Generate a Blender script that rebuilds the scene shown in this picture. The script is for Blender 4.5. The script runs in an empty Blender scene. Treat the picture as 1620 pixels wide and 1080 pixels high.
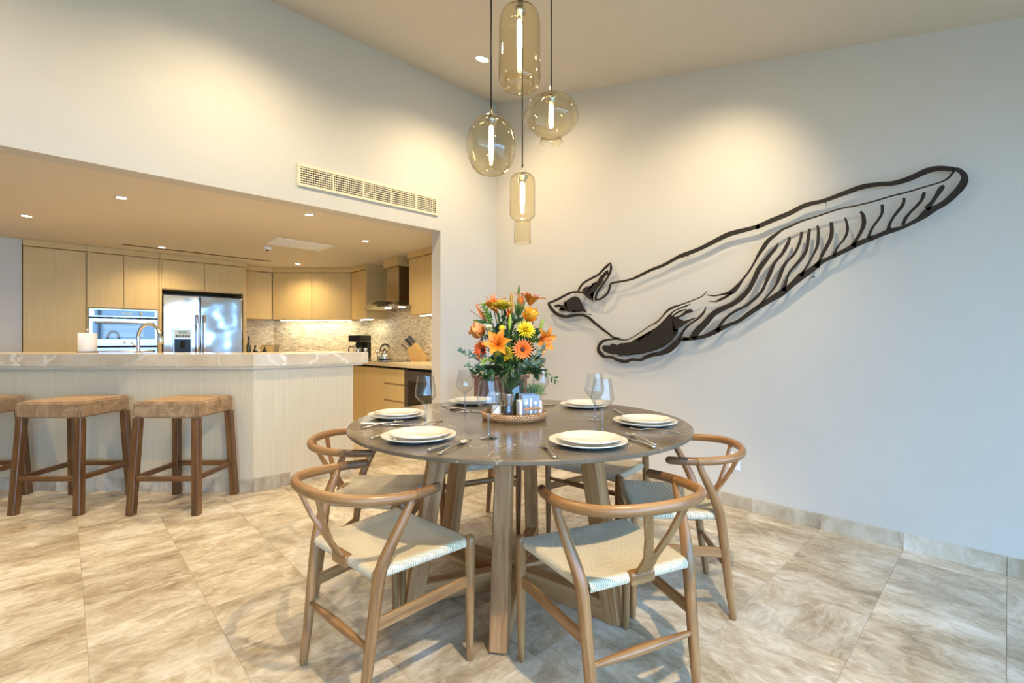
import bpy, bmesh, math, random
from mathutils import Vector, Matrix, Quaternion
random.seed(7)
PI = math.pi
sc = bpy.context.scene
col = sc.collection

# ------------------------------------------------------------------ camera
# world axes are the room's axes; the camera stands at x=0, y=0 and looks into the corner
YAW = math.atan2(-0.689, 0.7248)
CS, SN = math.cos(YAW), -math.sin(YAW)
CH = 1.12
FPX = 746.0
cam_d = bpy.data.cameras.new('camera')
cam_d.sensor_width = 36.0
cam_d.lens = FPX / 1620 * 36.0
cam_d.clip_start = 0.05
cam = bpy.data.objects.new('camera', cam_d)
cam.location = (0, 0, CH)
cam.rotation_euler = (PI / 2, 0, YAW)
col.objects.link(cam)
sc.camera = cam

# ------------------------------------------------------------------ world, exposure
w = bpy.data.worlds.new('sky'); sc.world = w
w.use_nodes = True
bg = w.node_tree.nodes['Background']
bg.inputs['Color'].default_value = (0.30, 0.59, 1.0, 1)
bg.inputs['Strength'].default_value = 7.6
sc.view_settings.view_transform = 'Standard'
sc.view_settings.look = 'None'
sc.view_settings.exposure = 0.5
sc.view_settings.gamma = 1.0
sc.view_settings.use_curve_mapping = False
SPOT_W = 66.0       # dining ceiling spots
KIT_W = 36.0        # kitchen downlights
WARM = (1.0, 0.79, 0.50)

# ------------------------------------------------------------------ survey helpers
def C(X, Y, z=0.0):
    "point given as metres right of / ahead of where the photographer stood"
    return Vector((CS * X + SN * Y, -SN * X + CS * Y, z))
def onz(px, py, z):
    Y = FPX * (CH - z) / (py - 540.0)
    return C((px - 810) / FPX * Y, Y, z)
def ray(px, py):
    X = (px - 810) / FPX
    d = C(X, 1.0); d.z = (540 - py) / FPX
    return d
XR = 3.286            # right wall plane
YL = 3.70             # kitchen-side wall plane
def onx(px, py, x):
    d = ray(px, py); t = x / d.x
    return Vector((x, d.y * t, CH + d.z * t))
def ony(px, py, y):
    d = ray(px, py); t = y / d.y
    return Vector((d.x * t, y, CH + d.z * t))
def ondepth(px, py, Y):
    p = C((px - 810) / FPX * Y, Y); p.z = CH + (540 - py) / FPX * Y
    return p
SLOPE = 0.253
def ceil_z(y): return 3.60 - SLOPE * (YL - y)
KZ = 2.166            # kitchen ceiling

# ------------------------------------------------------------------ object helpers
def tag(o, label=None, cat=None, group=None, kind=None):
    if label: o['label'] = label
    if cat: o['category'] = cat
    if group: o['group'] = group
    if kind: o['kind'] = kind
    return o
def empty(name, loc=(0, 0, 0), rz=0.0, label=None, cat=None, group=None, kind=None):
    o = bpy.data.objects.new(name, None)
    o.empty_display_size = 0.1
    o.location = loc; o.rotation_euler = (0, 0, rz)
    col.objects.link(o)
    return tag(o, label, cat, group, kind)
def link(name, me, mat=None, parent=None, loc=(0, 0, 0), rot=None):
    o = bpy.data.objects.new(name, me)
    if mat is not None and len(me.materials) == 0: me.materials.append(mat)
    o.location = loc
    if rot is not None: o.rotation_euler = rot
    if parent is not None: o.parent = parent
    col.objects.link(o)
    return o
def copy_tree(o, parent=None):
    c = o.copy(); col.objects.link(c); c.parent = parent
    for ch in list(o.children): copy_tree(ch, c)
    return c
def mk(verts, faces, uvs=None, smooth=False, name='mesh'):
    me = bpy.data.meshes.new(name)
    me.from_pydata([tuple(v) for v in verts], [], faces)
    if uvs is not None:
        l = me.uv_layers.new(name='UVMap')
        for lp in me.loops: l.data[lp.index].uv = uvs[lp.vertex_index]
    if smooth:
        me.polygons.foreach_set('use_smooth', [True] * len(me.polygons))
    me.update()
    return me
def recalc(me):
    bm = bmesh.new(); bm.from_mesh(me)
    bmesh.ops.recalc_face_normals(bm, faces=bm.faces)
    bm.to_mesh(me); bm.free()
    return me
def uv_box(bm, axis=None):
    l = bm.loops.layers.uv.verify()
    xs = [v.co for v in bm.verts]
    ext = [max(c[i] for c in xs) - min(c[i] for c in xs) for i in range(3)]
    la = axis if axis is not None else ext.index(max(ext))
    for f in bm.faces:
        n = f.normal; k = max(range(3), key=lambda i: abs(n[i]))
        ax = [i for i in range(3) if i != k]
        if la in ax: v_ax = la; u_ax = [i for i in ax if i != la][0]
        else: u_ax, v_ax = ax
        for lp in f.loops: lp[l].uv = (lp.vert.co[u_ax] + 0.37 * k, lp.vert.co[v_ax])
_bc = {}
def box_me(sx, sy, sz, bev=0.002, seg=1, axis=None):
    key = (round(sx, 4), round(sy, 4), round(sz, 4), round(bev, 4), seg, axis)
    if key in _bc: return _bc[key].copy()
    bm = bmesh.new()
    bmesh.ops.create_cube(bm, size=1.0)
    for v in bm.verts: v.co = Vector((v.co.x * sx, v.co.y * sy, v.co.z * sz))
    b = min(bev, 0.3 * min(sx, sy, sz))
    if b > 0.0002:
        bmesh.ops.bevel(bm, geom=list(bm.edges), offset=b, segments=seg, affect='EDGES', profile=0.5)
    bm.normal_update(); uv_box(bm, axis)
    me = bpy.data.meshes.new('box'); bm.to_mesh(me); bm.free()
    _bc[key] = me.copy()
    return me
def box(name, lo, hi, mat, parent=None, bev=0.002, seg=1, axis=None):
    "axis-aligned box between two corners"
    lo, hi = Vector(lo), Vector(hi)
    c = (lo + hi) / 2; s = hi - lo
    return link(name, box_me(abs(s.x), abs(s.y), abs(s.z), bev, seg, axis), mat, parent, c)
def obox(name, c, size, mat, parent=None, rot=(0, 0, 0), bev=0.002, seg=1, axis=None):
    return link(name, box_me(*size, bev, seg, axis), mat, parent, c, rot)
def beam(name, a, b, wx, wy, mat, parent=None, up=(0, 0, 1), bev=0.003):
    "rectangular bar from a to b"
    a, b = Vector(a), Vector(b); d = b - a; L = d.length; z = d.normalized()
    u = Vector(up)
    if abs(z.dot(u)) > 0.97: u = Vector((0, 1, 0))
    x = u.cross(z).normalized(); y = z.cross(x)
    o = link(name, box_me(wx, wy, L, bev, 1, 2), mat, parent, (a + b) / 2)
    o.rotation_euler = Matrix((x, y, z)).transposed().to_euler()
    return o
def prism_me(poly, z0, z1, bev=0.0):
    bm = bmesh.new()
    a = [bm.verts.new((p[0], p[1], z0)) for p in poly]
    b = [bm.verts.new((p[0], p[1], z1)) for p in poly]
    n = len(poly)
    bm.faces.new(a); bm.faces.new(b)
    for i in range(n): bm.faces.new((a[i], a[(i + 1) % n], b[(i + 1) % n], b[i]))
    bmesh.ops.recalc_face_normals(bm, faces=bm.faces)
    if bev: bmesh.ops.bevel(bm, geom=list(bm.edges), offset=bev, segments=2, affect='EDGES')
    bm.normal_update()
    l = bm.loops.layers.uv.verify()
    for f in bm.faces:
        nn = f.normal
        for lp in f.loops:
            co = lp.vert.co
            if abs(nn.z) > 0.7: lp[l].uv = (co.x, co.y)
            else:
                t = Vector((-nn.y, nn.x, 0)).normalized()
                lp[l].uv = (co.dot(t), co.z)
    me = bpy.data.meshes.new('prism'); bm.to_mesh(me); bm.free()
    return me
def catmull(pts, n):
    pts = [tuple(p) for p in pts]; out = []
    P = [pts[0]] + pts + [pts[-1]]
    for i in range(1, len(P) - 2):
        for k in range(n):
            t = k / n
            out.append(tuple(0.5 * ((2 * b) + (-a + c) * t + (2 * a - 5 * b + 4 * c - d) * t * t + (-a + 3 * b - 3 * c + d) * t ** 3)
                             for a, b, c, d in zip(P[i - 1], P[i], P[i + 1], P[i + 2])))
    out.append(pts[-1])
    return out
def tube_me(pts, sub=6, seg=10, dome=True, flat=None, up=(0, 0, 1)):
    "pts: (x,y,z,r[,r2]); smooth tube with domed ends; r2 = radius along 'up'-ish direction"
    if len(pts[0]) == 4: pts = [tuple(p) + (p[3],) for p in pts]
    pts = catmull(pts, sub) if sub > 1 else [tuple(p) for p in pts]
    P = [Vector(p[:3]) for p in pts]
    verts, uvs, faces = [], [], []
    T = []
    for i in range(len(P)):
        a = P[max(i - 1, 0)]; b = P[min(i + 1, len(P) - 1)]
        T.append((b - a).normalized())
    u = Vector(up)
    if abs(T[0].dot(u)) > 0.95: u = Vector((1, 0, 0))
    x = (u - T[0] * u.dot(T[0])).normalized()
    rings = []
    s = 0.0
    def ring(p, t, x, ra, rb, s):
        y = t.cross(x); k0 = len(verts)
        for j in range(seg):
            a = 2 * PI * j / seg
            verts.append(p + x * (rb * math.cos(a)) + y * (ra * math.sin(a)))
            uvs.append((abs(j - seg / 2) / seg * 2 * PI * max(ra, 0.008) * 1.0, s))
        rings.append(k0)
    for i in range(len(P)):
        if i > 0:
            s += (P[i] - P[i - 1]).length
            x = (x - T[i] * x.dot(T[i])).normalized()
        ra, rb = pts[i][3], pts[i][4]
        if dome and i == 0:
            for q in (0.05, 0.45, 0.8): ring(P[0] - T[0] * (math.sqrt(1 - q * q) * min(ra, rb)), T[0], x, ra * q, rb * q, s)
        ring(P[i], T[i], x, ra, rb, s)
        if dome and i == len(P) - 1:
            for q in (0.8, 0.45, 0.05): ring(P[i] + T[i] * (math.sqrt(1 - q * q) * min(ra, rb)), T[i], x, ra * q, rb * q, s)
    for a, b in zip(rings, rings[1:]):
        for j in range(seg): faces.append((a + j, a + (j + 1) % seg, b + (j + 1) % seg, b + j))
    faces.append(tuple(reversed(range(rings[0], rings[0] + seg))))
    faces.append(tuple(range(rings[-1], rings[-1] + seg)))
    return recalc(mk(verts, faces, uvs, True))
def lathe_me(prof, seg=24, smooth=True, close=False, sharp=None):
    verts, uvs, faces = [], [], []
    n = len(prof)
    for i, (r, z) in enumerate(prof):
        for j in range(seg):
            a = 2 * PI * j / seg
            verts.append((r * math.cos(a), r * math.sin(a), z))
            uvs.append((j / seg, z))
    for i in range(n - 1):
        for j in range(seg):
            faces.append((i * seg + j, i * seg + (j + 1) % seg, (i + 1) * seg + (j + 1) % seg, (i + 1) * seg + j))
    if close:
        faces.append(tuple(reversed(range(seg))))
        faces.append(tuple(range((n - 1) * seg, n * seg)))
    me = mk(verts, faces, uvs, smooth)
    return me
def smooth_prof(prof, n=4): return catmull(prof, n)
def joined(parts):
    "join plain (verts, faces) pieces into one mesh"
    V, F = [], []
    for v, f in parts:
        k = len(V); V += list(v); F += [tuple(i + k for i in ff) for ff in f]
    return mk(V, F)
def bx_vf(lo, hi):
    x0, y0, z0 = lo; x1, y1, z1 = hi
    v = [(x0, y0, z0), (x1, y0, z0), (x1, y1, z0), (x0, y1, z0), (x0, y0, z1), (x1, y0, z1), (x1, y1, z1), (x0, y1, z1)]
    f = [(0, 3, 2, 1), (4, 5, 6, 7), (0, 1, 5, 4), (1, 2, 6, 5), (2, 3, 7, 6), (3, 0, 4, 7)]
    return v, f

# ------------------------------------------------------------------ materials
MATS = {}
class NT:
    def __init__(s, name):
        s.m = bpy.data.materials.new(name); s.m.use_nodes = True
        s.t = s.m.node_tree; s.b = s.t.nodes['Principled BSDF']; MATS[name] = s.m
    def n(s, typ, **kw):
        x = s.t.nodes.new(typ)
        for k, v in kw.items():
            if k in x.inputs: x.inputs[k].default_value = v
            else: setattr(x, k, v)
        return x
    def l(s, a, b): s.t.links.new(a, b)
def srgb(r, g, b):
    f = lambda c: (c / 255 / 12.92) if c / 255 <= 0.04045 else ((c / 255 + 0.055) / 1.055) ** 2.4
    return (f(r), f(g), f(b), 1)
def plain(name, rgb, rough=0.5, metal=0.0, noise=0.0, nscale=20, bump=0.0, bscale=200, spec=0.5, coat=0.0):
    k = NT(name); b = k.b
    b.inputs['Base Color'].default_value = rgb
    b.inputs['Roughness'].default_value = rough
    b.inputs['Metallic'].default_value = metal
    b.inputs['Specular IOR Level'].default_value = spec
    b.inputs['Coat Weight'].default_value = coat
    tc = k.n('ShaderNodeTexCoord')
    if noise:
        nz = k.n('ShaderNodeTexNoise', Scale=nscale, Detail=4.0)
        k.l(tc.outputs['Object'], nz.inputs['Vector'])
        r = k.n('ShaderNodeValToRGB')
        r.color_ramp.elements[0].color = tuple(c * (1 - noise) for c in rgb[:3]) + (1,)
        r.color_ramp.elements[1].color = tuple(min(1, c * (1 + noise)) for c in rgb[:3]) + (1,)
        r.color_ramp.elements[0].position = 0.3; r.color_ramp.elements[1].position = 0.7
        k.l(nz.outputs['Fac'], r.inputs['Fac']); k.l(r.outputs['Color'], b.inputs['Base Color'])
    if bump:
        nb = k.n('ShaderNodeTexNoise', Scale=bscale, Detail=3.0)
        k.l(tc.outputs['Object'], nb.inputs['Vector'])
        bp = k.n('ShaderNodeBump', Strength=bump, Distance=0.002)
        k.l(nb.outputs['Fac'], bp.inputs['Height']); k.l(bp.outputs['Normal'], b.inputs['Normal'])
    return k.m
def wood(name, c0, c1, c2, su=60, sv=4, rough=0.4, bump=0.08, coat=0.0, coord='UV', vary=0.12):
    "grain runs along v"
    k = NT(name); b = k.b
    tc = k.n('ShaderNodeTexCoord'); oi = k.n('ShaderNodeObjectInfo')
    mp = k.n('ShaderNodeMapping'); mp.inputs['Scale'].default_value = (su, sv, su) if coord == 'UV' else (su, su, sv)
    k.l(tc.outputs[coord], mp.inputs['Vector'])
    add = k.n('ShaderNodeVectorMath', operation='ADD'); ml = k.n('ShaderNodeMath', operation='MULTIPLY'); ml.inputs[1].default_value = 91.0
    k.l(oi.outputs['Random'], ml.inputs[0]); k.l(mp.outputs['Vector'], add.inputs[0]); k.l(ml.outputs[0], add.inputs[1])
    n1 = k.n('ShaderNodeTexNoise', Scale=1.0, Detail=5.0, Roughness=0.6, Distortion=0.4)
    k.l(add.outputs[0], n1.inputs['Vector'])
    r = k.n('ShaderNodeValToRGB'); e = r.color_ramp.elements
    e[0].position = 0.28; e[0].color = c0; e[1].position = 0.72; e[1].color = c2
    m = e.new(0.5); m.color = c1
    k.l(n1.outputs['Fac'], r.inputs['Fac'])
    hs = k.n('ShaderNodeHueSaturation')
    mr = k.n('ShaderNodeMapRange'); mr.inputs['To Min'].default_value = 1 - vary; mr.inputs['To Max'].default_value = 1 + vary
    k.l(oi.outputs['Random'], mr.inputs['Value']); k.l(mr.outputs['Result'], hs.inputs['Value'])
    k.l(r.outputs['Color'], hs.inputs['Color']); k.l(hs.outputs['Color'], b.inputs['Base Color'])
    b.inputs['Roughness'].default_value = rough; b.inputs['Coat Weight'].default_value = coat; b.inputs['Coat Roughness'].default_value = 0.25
    bp = k.n('ShaderNodeBump', Strength=bump, Distance=0.002)
    k.l(n1.outputs['Fac'], bp.inputs['Height']); k.l(bp.outputs['Normal'], b.inputs['Normal'])
    return k.m
def thin_glass(name, tint, refl=1.0, rough=0.02, edge=0.6):
    k = NT(name)
    t = k.t; t.nodes.remove(k.b); out = t.nodes['Material Output']
    tr = k.n('ShaderNodeBsdfTransparent')
    lw = k.n('ShaderNodeLayerWeight'); lw.inputs['Blend'].default_value = 0.5
    pe = k.n('ShaderNodeMath', operation='POWER'); pe.inputs[1].default_value = 3.5
    k.l(lw.outputs['Facing'], pe.inputs[0])
    mc = k.n('ShaderNodeMix', data_type='RGBA'); mc.inputs['A'].default_value = tint
    mc.inputs['B'].default_value = tuple(c ** 3 * edge for c in tint[:3]) + (1,)      # longer way through the glass at the rim
    k.l(pe.outputs[0], mc.inputs['Factor']); k.l(mc.outputs['Result'], tr.inputs['Color'])
    gl = k.n('ShaderNodeBsdfGlossy'); gl.inputs['Roughness'].default_value = rough
    fr = k.n('ShaderNodeLayerWeight')
    pw = k.n('ShaderNodeMath', operation='POWER'); pw.inputs[1].default_value = 3.0
    k.l(fr.outputs['Facing'], pw.inputs[0])
    mu = k.n('ShaderNodeMath', operation='MULTIPLY_ADD'); mu.inputs[1].default_value = 0.55 * refl; mu.inputs[2].default_value = 0.05 * refl; mu.use_clamp = True
    k.l(pw.outputs[0], mu.inputs[0])
    mx = k.n('ShaderNodeMixShader')
    k.l(mu.outputs[0], mx.inputs[0]); k.l(tr.outputs[0], mx.inputs[1]); k.l(gl.outputs[0], mx.inputs[2])
    k.l(mx.outputs[0], out.inputs['Surface'])
    return k.m
def emit(name, rgb, strength):
    k = NT(name)
    k.b.inputs['Base Color'].default_value = (0.8, 0.8, 0.8, 1)
    k.b.inputs['Emission Color'].default_value = rgb
    k.b.inputs['Emission Strength'].default_value = strength
    return k.m

M_wall = plain('wall_paint', srgb(208, 203, 194), 0.75, noise=0.015, nscale=3, bump=0.03, bscale=300, spec=0.3)
M_ceil = plain('ceiling_paint', srgb(212, 205, 192), 0.8, noise=0.015, nscale=2, spec=0.2)
M_kceil = plain('kitchen_ceiling_paint', srgb(222, 212, 194), 0.8, spec=0.2)
M_white = plain('white_plastic', srgb(240, 240, 238), 0.35)
M_cream = plain('cream_metal', srgb(230, 218, 190), 0.45)
M_dark = plain('dark_void', srgb(22, 20, 18), 0.8)
M_black = plain('black_plastic', srgb(16, 15, 15), 0.3)
M_steel = plain('brushed_steel', (0.62, 0.62, 0.63, 1), 0.24, 1.0, noise=0.04, nscale=60)
M_chrome = plain('chrome', (0.8, 0.79, 0.77, 1), 0.07, 1.0)
M_silver = plain('cutlery_silver', (0.72, 0.70, 0.66, 1), 0.16, 1.0)
M_hood = plain('hood_steel', (0.42, 0.36, 0.25, 1), 0.28, 1.0)
M_porc = plain('porcelain', srgb(222, 217, 206), 0.12, coat=0.3)
M_iron = plain('whale_black_steel', srgb(30, 23, 18), 0.55, noise=0.3, nscale=90, bump=0.3, bscale=400)
M_grout = plain('grout', srgb(176, 160, 134), 0.9)
M_chair = wood('chair_oak', srgb(118, 78, 42), srgb(147, 105, 62), srgb(167, 126, 80), 70, 5, 0.38, 0.05, 0.25, vary=0.05)
M_arm = wood('chair_oak_arm_end', srgb(96, 66, 40), srgb(120, 84, 54), srgb(138, 100, 68), 70, 5, 0.38, 0.05, 0.25, vary=0.05)
M_teak = wood('table_teak', srgb(134, 88, 46), srgb(168, 120, 72), srgb(194, 148, 100), 38, 3, 0.55, 0.2, vary=0.08)
M_stool = wood('stool_walnut', srgb(60, 36, 16), srgb(96, 61, 28), srgb(130, 88, 44), 55, 4, 0.36, 0.08, 0.3, vary=0.08)
M_cab = wood('cabinet_oak', srgb(202, 171, 110), srgb(211, 181, 121), srgb(219, 190, 133), 220, 2.2, 0.5, 0.05, vary=0.03)
M_bar = wood('bar_whitewashed_oak', srgb(198, 185, 158), srgb(206, 194, 168), srgb(214, 203, 178), 190, 2.0, 0.5, 0.05, vary=0.02)
M_block = wood('knife_block_wood', srgb(158, 116, 58), srgb(178, 138, 76), srgb(192, 154, 94), 60, 6, 0.5, 0.05)
M_brownwood = wood('dark_frame_wood', srgb(84, 52, 36), srgb(112, 74, 54), srgb(132, 92, 68), 50, 4, 0.4)
M_glass = thin_glass('clear_glass', (0.93, 0.95, 0.96, 1), 1.5)
M_stemglass = thin_glass('solid_stem_glass', (0.80, 0.82, 0.84, 1), 3.5, 0.03, 0.5)
M_vase = thin_glass('vase_glass', (0.80, 0.86, 0.88, 1), 1.6)
M_amber = thin_glass('amber_glass', (0.978, 0.925, 0.775, 1), 1.5)
M_hglass = thin_glass('hood_glass', (0.45, 0.40, 0.30, 1), 1.5)
M_bulb = emit('filament_bulb_glow', (1.0, 0.78, 0.42, 1), 34.0)
M_led = emit('downlight_glow', (1.0, 0.86, 0.62, 1), 40.0)
M_strip = emit('cabinet_led_strip', (0.95, 1.0, 0.84, 1), 42.0)
M_water = thin_glass('vase_water', (0.80, 0.88, 0.84, 1), 0.6)

def travertine(name, sx, sy):
    k = NT(name); b = k.b
    tc = k.n('ShaderNodeTexCoord'); oi = k.n('ShaderNodeObjectInfo')
    mp = k.n('ShaderNodeMapping'); mp.inputs['Scale'].default_value = (sx, sy, 4)
    k.l(tc.outputs['Object'], mp.inputs['Vector'])
    ml = k.n('ShaderNodeMath', operation='MULTIPLY'); ml.inputs[1].default_value = 57.0
    k.l(oi.outputs['Random'], ml.inputs[0])
    ad = k.n('ShaderNodeVectorMath', operation='ADD'); k.l(mp.outputs[0], ad.inputs[0]); k.l(ml.outputs[0], ad.inputs[1])
    n1 = k.n('ShaderNodeTexNoise', Scale=1.0, Detail=12.0, Roughness=0.7, Distortion=1.1)
    k.l(ad.outputs[0], n1.inputs['Vector'])
    n2 = k.n('ShaderNodeTexNoise', Scale=0.28, Detail=3.0, Roughness=0.5, Distortion=0.4)
    k.l(ad.outputs[0], n2.inputs['Vector'])
    mixf = k.n('ShaderNodeMath', operation='MULTIPLY_ADD'); mixf.inputs[1].default_value = 0.55
    sc2 = k.n('ShaderNodeMath', operation='MULTIPLY'); sc2.inputs[1].default_value = 0.45
    k.l(n2.outputs['Fac'], sc2.inputs[0]); k.l(n1.outputs['Fac'], mixf.inputs[0]); k.l(sc2.outputs[0], mixf.inputs[2])
    r = k.n('ShaderNodeValToRGB'); e = r.color_ramp.elements
    e[0].position = 0.35; e[0].color = srgb(146, 128, 104)
    e[1].position = 0.66; e[1].color = srgb(230, 222, 208)
    for p, c in ((0.43, (175, 158, 133)), (0.49, (193, 179, 156)), (0.53, (204, 192, 171)), (0.58, (216, 206, 189))):
        q = e.new(p); q.color = srgb(*c)
    k.l(mixf.outputs[0], r.inputs['Fac'])
    hs = k.n('ShaderNodeHueSaturation'); mr = k.n('ShaderNodeMapRange')
    mr.inputs['To Min'].default_value = 0.86; mr.inputs['To Max'].default_value = 1.06
    k.l(oi.outputs['Random'], mr.inputs['Value']); k.l(mr.outputs[0], hs.inputs['Value'])
    k.l(r.outputs['Color'], hs.inputs['Color']); k.l(hs.outputs['Color'], b.inputs['Base Color'])
    b.inputs['Roughness'].default_value = 0.3
    rr = k.n('ShaderNodeMapRange'); rr.inputs['To Min'].default_value = 0.22; rr.inputs['To Max'].default_value = 0.42
    k.l(n1.outputs['Fac'], rr.inputs['Value']); k.l(rr.outputs[0], b.inputs['Roughness'])
    bp = k.n('ShaderNodeBump', Strength=0.05, Distance=0.002)
    k.l(n1.outputs['Fac'], bp.inputs['Height']); k.l(bp.outputs['Normal'], b.inputs['Normal'])
    return k.m
M_tra = travertine('travertine_along', 11.0, 21.0)
M_trb = travertine('travertine_across', 21.0, 11.0)
M_trs = travertine('travertine_skirting', 6.0, 6.0)

def marble(name, base0, base1, vein, vscale, vw, rough, nscale=4.0, vein2=None, trans=0.0):
    k = NT(name); b = k.b
    tc = k.n('ShaderNodeTexCoord')
    nz = k.n('ShaderNodeTexNoise', Scale=nscale, Detail=6.0, Roughness=0.6)
    k.l(tc.outputs['Object'], nz.inputs['Vector'])
    r = k.n('ShaderNodeValToRGB'); e = r.color_ramp.elements
    e[0].position = 0.3; e[0].color = base0; e[1].position = 0.7; e[1].color = base1
    k.l(nz.outputs['Fac'], r.inputs['Fac'])
    dn = k.n('ShaderNodeTexNoise', Scale=vscale * 1.6, Detail=5.0, Roughness=0.6)
    k.l(tc.outputs['Object'], dn.inputs['Vector'])
    sb = k.n('ShaderNodeVectorMath', operation='MULTIPLY_ADD'); sb.inputs[1].default_value = (0.35, 0.35, 0.35)
    k.l(dn.outputs['Color'], sb.inputs[0]); k.l(tc.outputs['Object'], sb.inputs[2])
    vo = k.n('ShaderNodeTexVoronoi', feature='DISTANCE_TO_EDGE', Scale=vscale)
    k.l(sb.outputs[0], vo.inputs['Vector'])
    vr = k.n('ShaderNodeValToRGB'); ve = vr.color_ramp.elements
    ve[0].position = 0.0; ve[0].color = (1, 1, 1, 1); ve[1].position = vw; ve[1].color = (0, 0, 0, 1)
    k.l(vo.outputs['Distance'], vr.inputs['Fac'])
    msk = k.n('ShaderNodeTexNoise', Scale=vscale * 1.1, Detail=2.0)
    k.l(tc.outputs['Object'], msk.inputs['Vector'])
    mk_ = k.n('ShaderNodeValToRGB'); mk_.color_ramp.elements[0].position = 0.44; mk_.color_ramp.elements[1].position = 0.60
    k.l(msk.outputs['Fac'], mk_.inputs['Fac'])
    mu = k.n('ShaderNodeMath', operation='MULTIPLY'); k.l(vr.outputs['Color'], mu.inputs[0]); k.l(mk_.outputs['Color'], mu.inputs[1])
    mx = k.n('ShaderNodeMix', data_type='RGBA')
    k.l(mu.outputs[0], mx.inputs['Factor']); k.l(r.outputs['Color'], mx.inputs['A']); mx.inputs['B'].default_value = vein
    k.l(mx.outputs['Result'], b.inputs['Base Color'])
    b.inputs['Roughness'].default_value = rough
    return k.m
M_table = marble('grey_brown_marble', srgb(92, 80, 66), srgb(120, 106, 88), srgb(226, 212, 190), 4.6, 0.008, 0.2, 5.0)
M_onyx = marble('cream_onyx', srgb(200, 180, 150), srgb(220, 204, 178), srgb(242, 232, 216), 3.2, 0.05, 0.15, 5.0)
M_kcount = marble('beige_worktop_stone', srgb(206, 184, 144), srgb(222, 202, 164), srgb(236, 222, 192), 6.0, 0.05, 0.15)

def leather_suede(name, a, b_, c, scale=9):
    k = NT(name); b = k.b
    tc = k.n('ShaderNodeTexCoord'); oi = k.n('ShaderNodeObjectInfo')
    ml = k.n('ShaderNodeMath', operation='MULTIPLY'); ml.inputs[1].default_value = 31.0
    k.l(oi.outputs['Random'], ml.inputs[0])
    ad = k.n('ShaderNodeVectorMath', operation='ADD'); k.l(tc.outputs['Object'], ad.inputs[0]); k.l(ml.outputs[0], ad.inputs[1])
    n1 = k.n('ShaderNodeTexNoise', Scale=scale, Detail=7.0, Roughness=0.65, Distortion=1.4)
    k.l(ad.outputs[0], n1.inputs['Vector'])
    r = k.n('ShaderNodeValToRGB'); e = r.color_ramp.elements
    e[0].position = 0.32; e[0].color = a; e[1].position = 0.68; e[1].color = c
    q = e.new(0.5); q.color = b_
    k.l(n1.outputs['Fac'], r.inputs['Fac']); k.l(r.outputs['Color'], b.inputs['Base Color'])
    b.inputs['Roughness'].default_value = 0.55
    bp = k.n('ShaderNodeBump', Strength=0.35, Distance=0.004)
    k.l(n1.outputs['Fac'], bp.inputs['Height']); k.l(bp.outputs['Normal'], b.inputs['Normal'])
    return k.m
M_suede = leather_suede('tan_suede', srgb(120, 94, 66), srgb(150, 120, 88), srgb(180, 152, 118))
M_leather = leather_suede('brown_leather', srgb(54, 28, 20), srgb(70, 38, 28), srgb(86, 50, 38), 14)

def cord_mat():
    "paper cord: stripes along v (one cord per 3.4 mm of u)"
    k = NT('paper_cord'); b = k.b
    uv = k.n('ShaderNodeUVMap'); sx = k.n('ShaderNodeSeparateXYZ'); k.l(uv.outputs['UV'], sx.inputs[0])
    m = k.n('ShaderNodeMath', operation='MULTIPLY'); m.inputs[1].default_value = 2 * PI / 0.0062
    k.l(sx.outputs['X'], m.inputs[0])
    s = k.n('ShaderNodeMath', operation='SINE'); k.l(m.outputs[0], s.inputs[0])
    mr = k.n('ShaderNodeMapRange'); mr.inputs['From Min'].default_value = -1.0; k.l(s.outputs[0], mr.inputs['Value'])
    nz = k.n('ShaderNodeTexNoise', Scale=260.0, Detail=2.0); tc = k.n('ShaderNodeTexCoord'); k.l(tc.outputs['Object'], nz.inputs['Vector'])
    r = k.n('ShaderNodeValToRGB'); e = r.color_ramp.elements
    e[0].position = 0.0; e[0].color = srgb(158, 142, 110); e[1].position = 0.45; e[1].color = srgb(240, 228, 200)
    k.l(mr.outputs[0], r.inputs['Fac'])
    mx = k.n('ShaderNodeMix', data_type='RGBA', blend_type='MULTIPLY'); mx.inputs['Factor'].default_value = 0.12
    k.l(r.outputs['Color'], mx.inputs['A']); k.l(nz.outputs['Color'], mx.inputs['B'])
    k.l(mx.outputs['Result'], b.inputs['Base Color'])
    b.inputs['Roughness'].default_value = 0.8
    bp = k.n('ShaderNodeBump', Strength=0.8, Distance=0.0015)
    k.l(mr.outputs[0], bp.inputs['Height']); k.l(bp.outputs['Normal'], b.inputs['Normal'])
    return k.m
M_cord = cord_mat()
def rattan_mat():
    k = NT('woven_rattan'); b = k.b
    uv = k.n('ShaderNodeUVMap'); mp = k.n('ShaderNodeMapping'); mp.inputs['Scale'].default_value = (64, 115, 1)
    k.l(uv.outputs['UV'], mp.inputs['Vector'])
    br = k.n('ShaderNodeTexBrick', Scale=1.0); br.inputs['Mortar Size'].default_value = 0.12
    br.inputs['Brick Width'].default_value = 1.0; br.inputs['Row Height'].default_value = 0.9
    br.inputs['Color1'].default_value = srgb(222, 182, 134); br.inputs['Color2'].default_value = srgb(196, 148, 100)
    br.inputs['Mortar'].default_value = srgb(92, 54, 30)
    k.l(mp.outputs[0], br.inputs['Vector']); k.l(br.outputs['Color'], b.inputs['Base Color'])
    b.inputs['Roughness'].default_value = 0.5
    bp = k.n('ShaderNodeBump', Strength=0.7, Distance=0.003); bp.invert = True
    k.l(br.outputs['Fac'], bp.inputs['Height']); k.l(bp.outputs['Normal'], b.inputs['Normal'])
    return k.m
M_rattan = rattan_mat()
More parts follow.
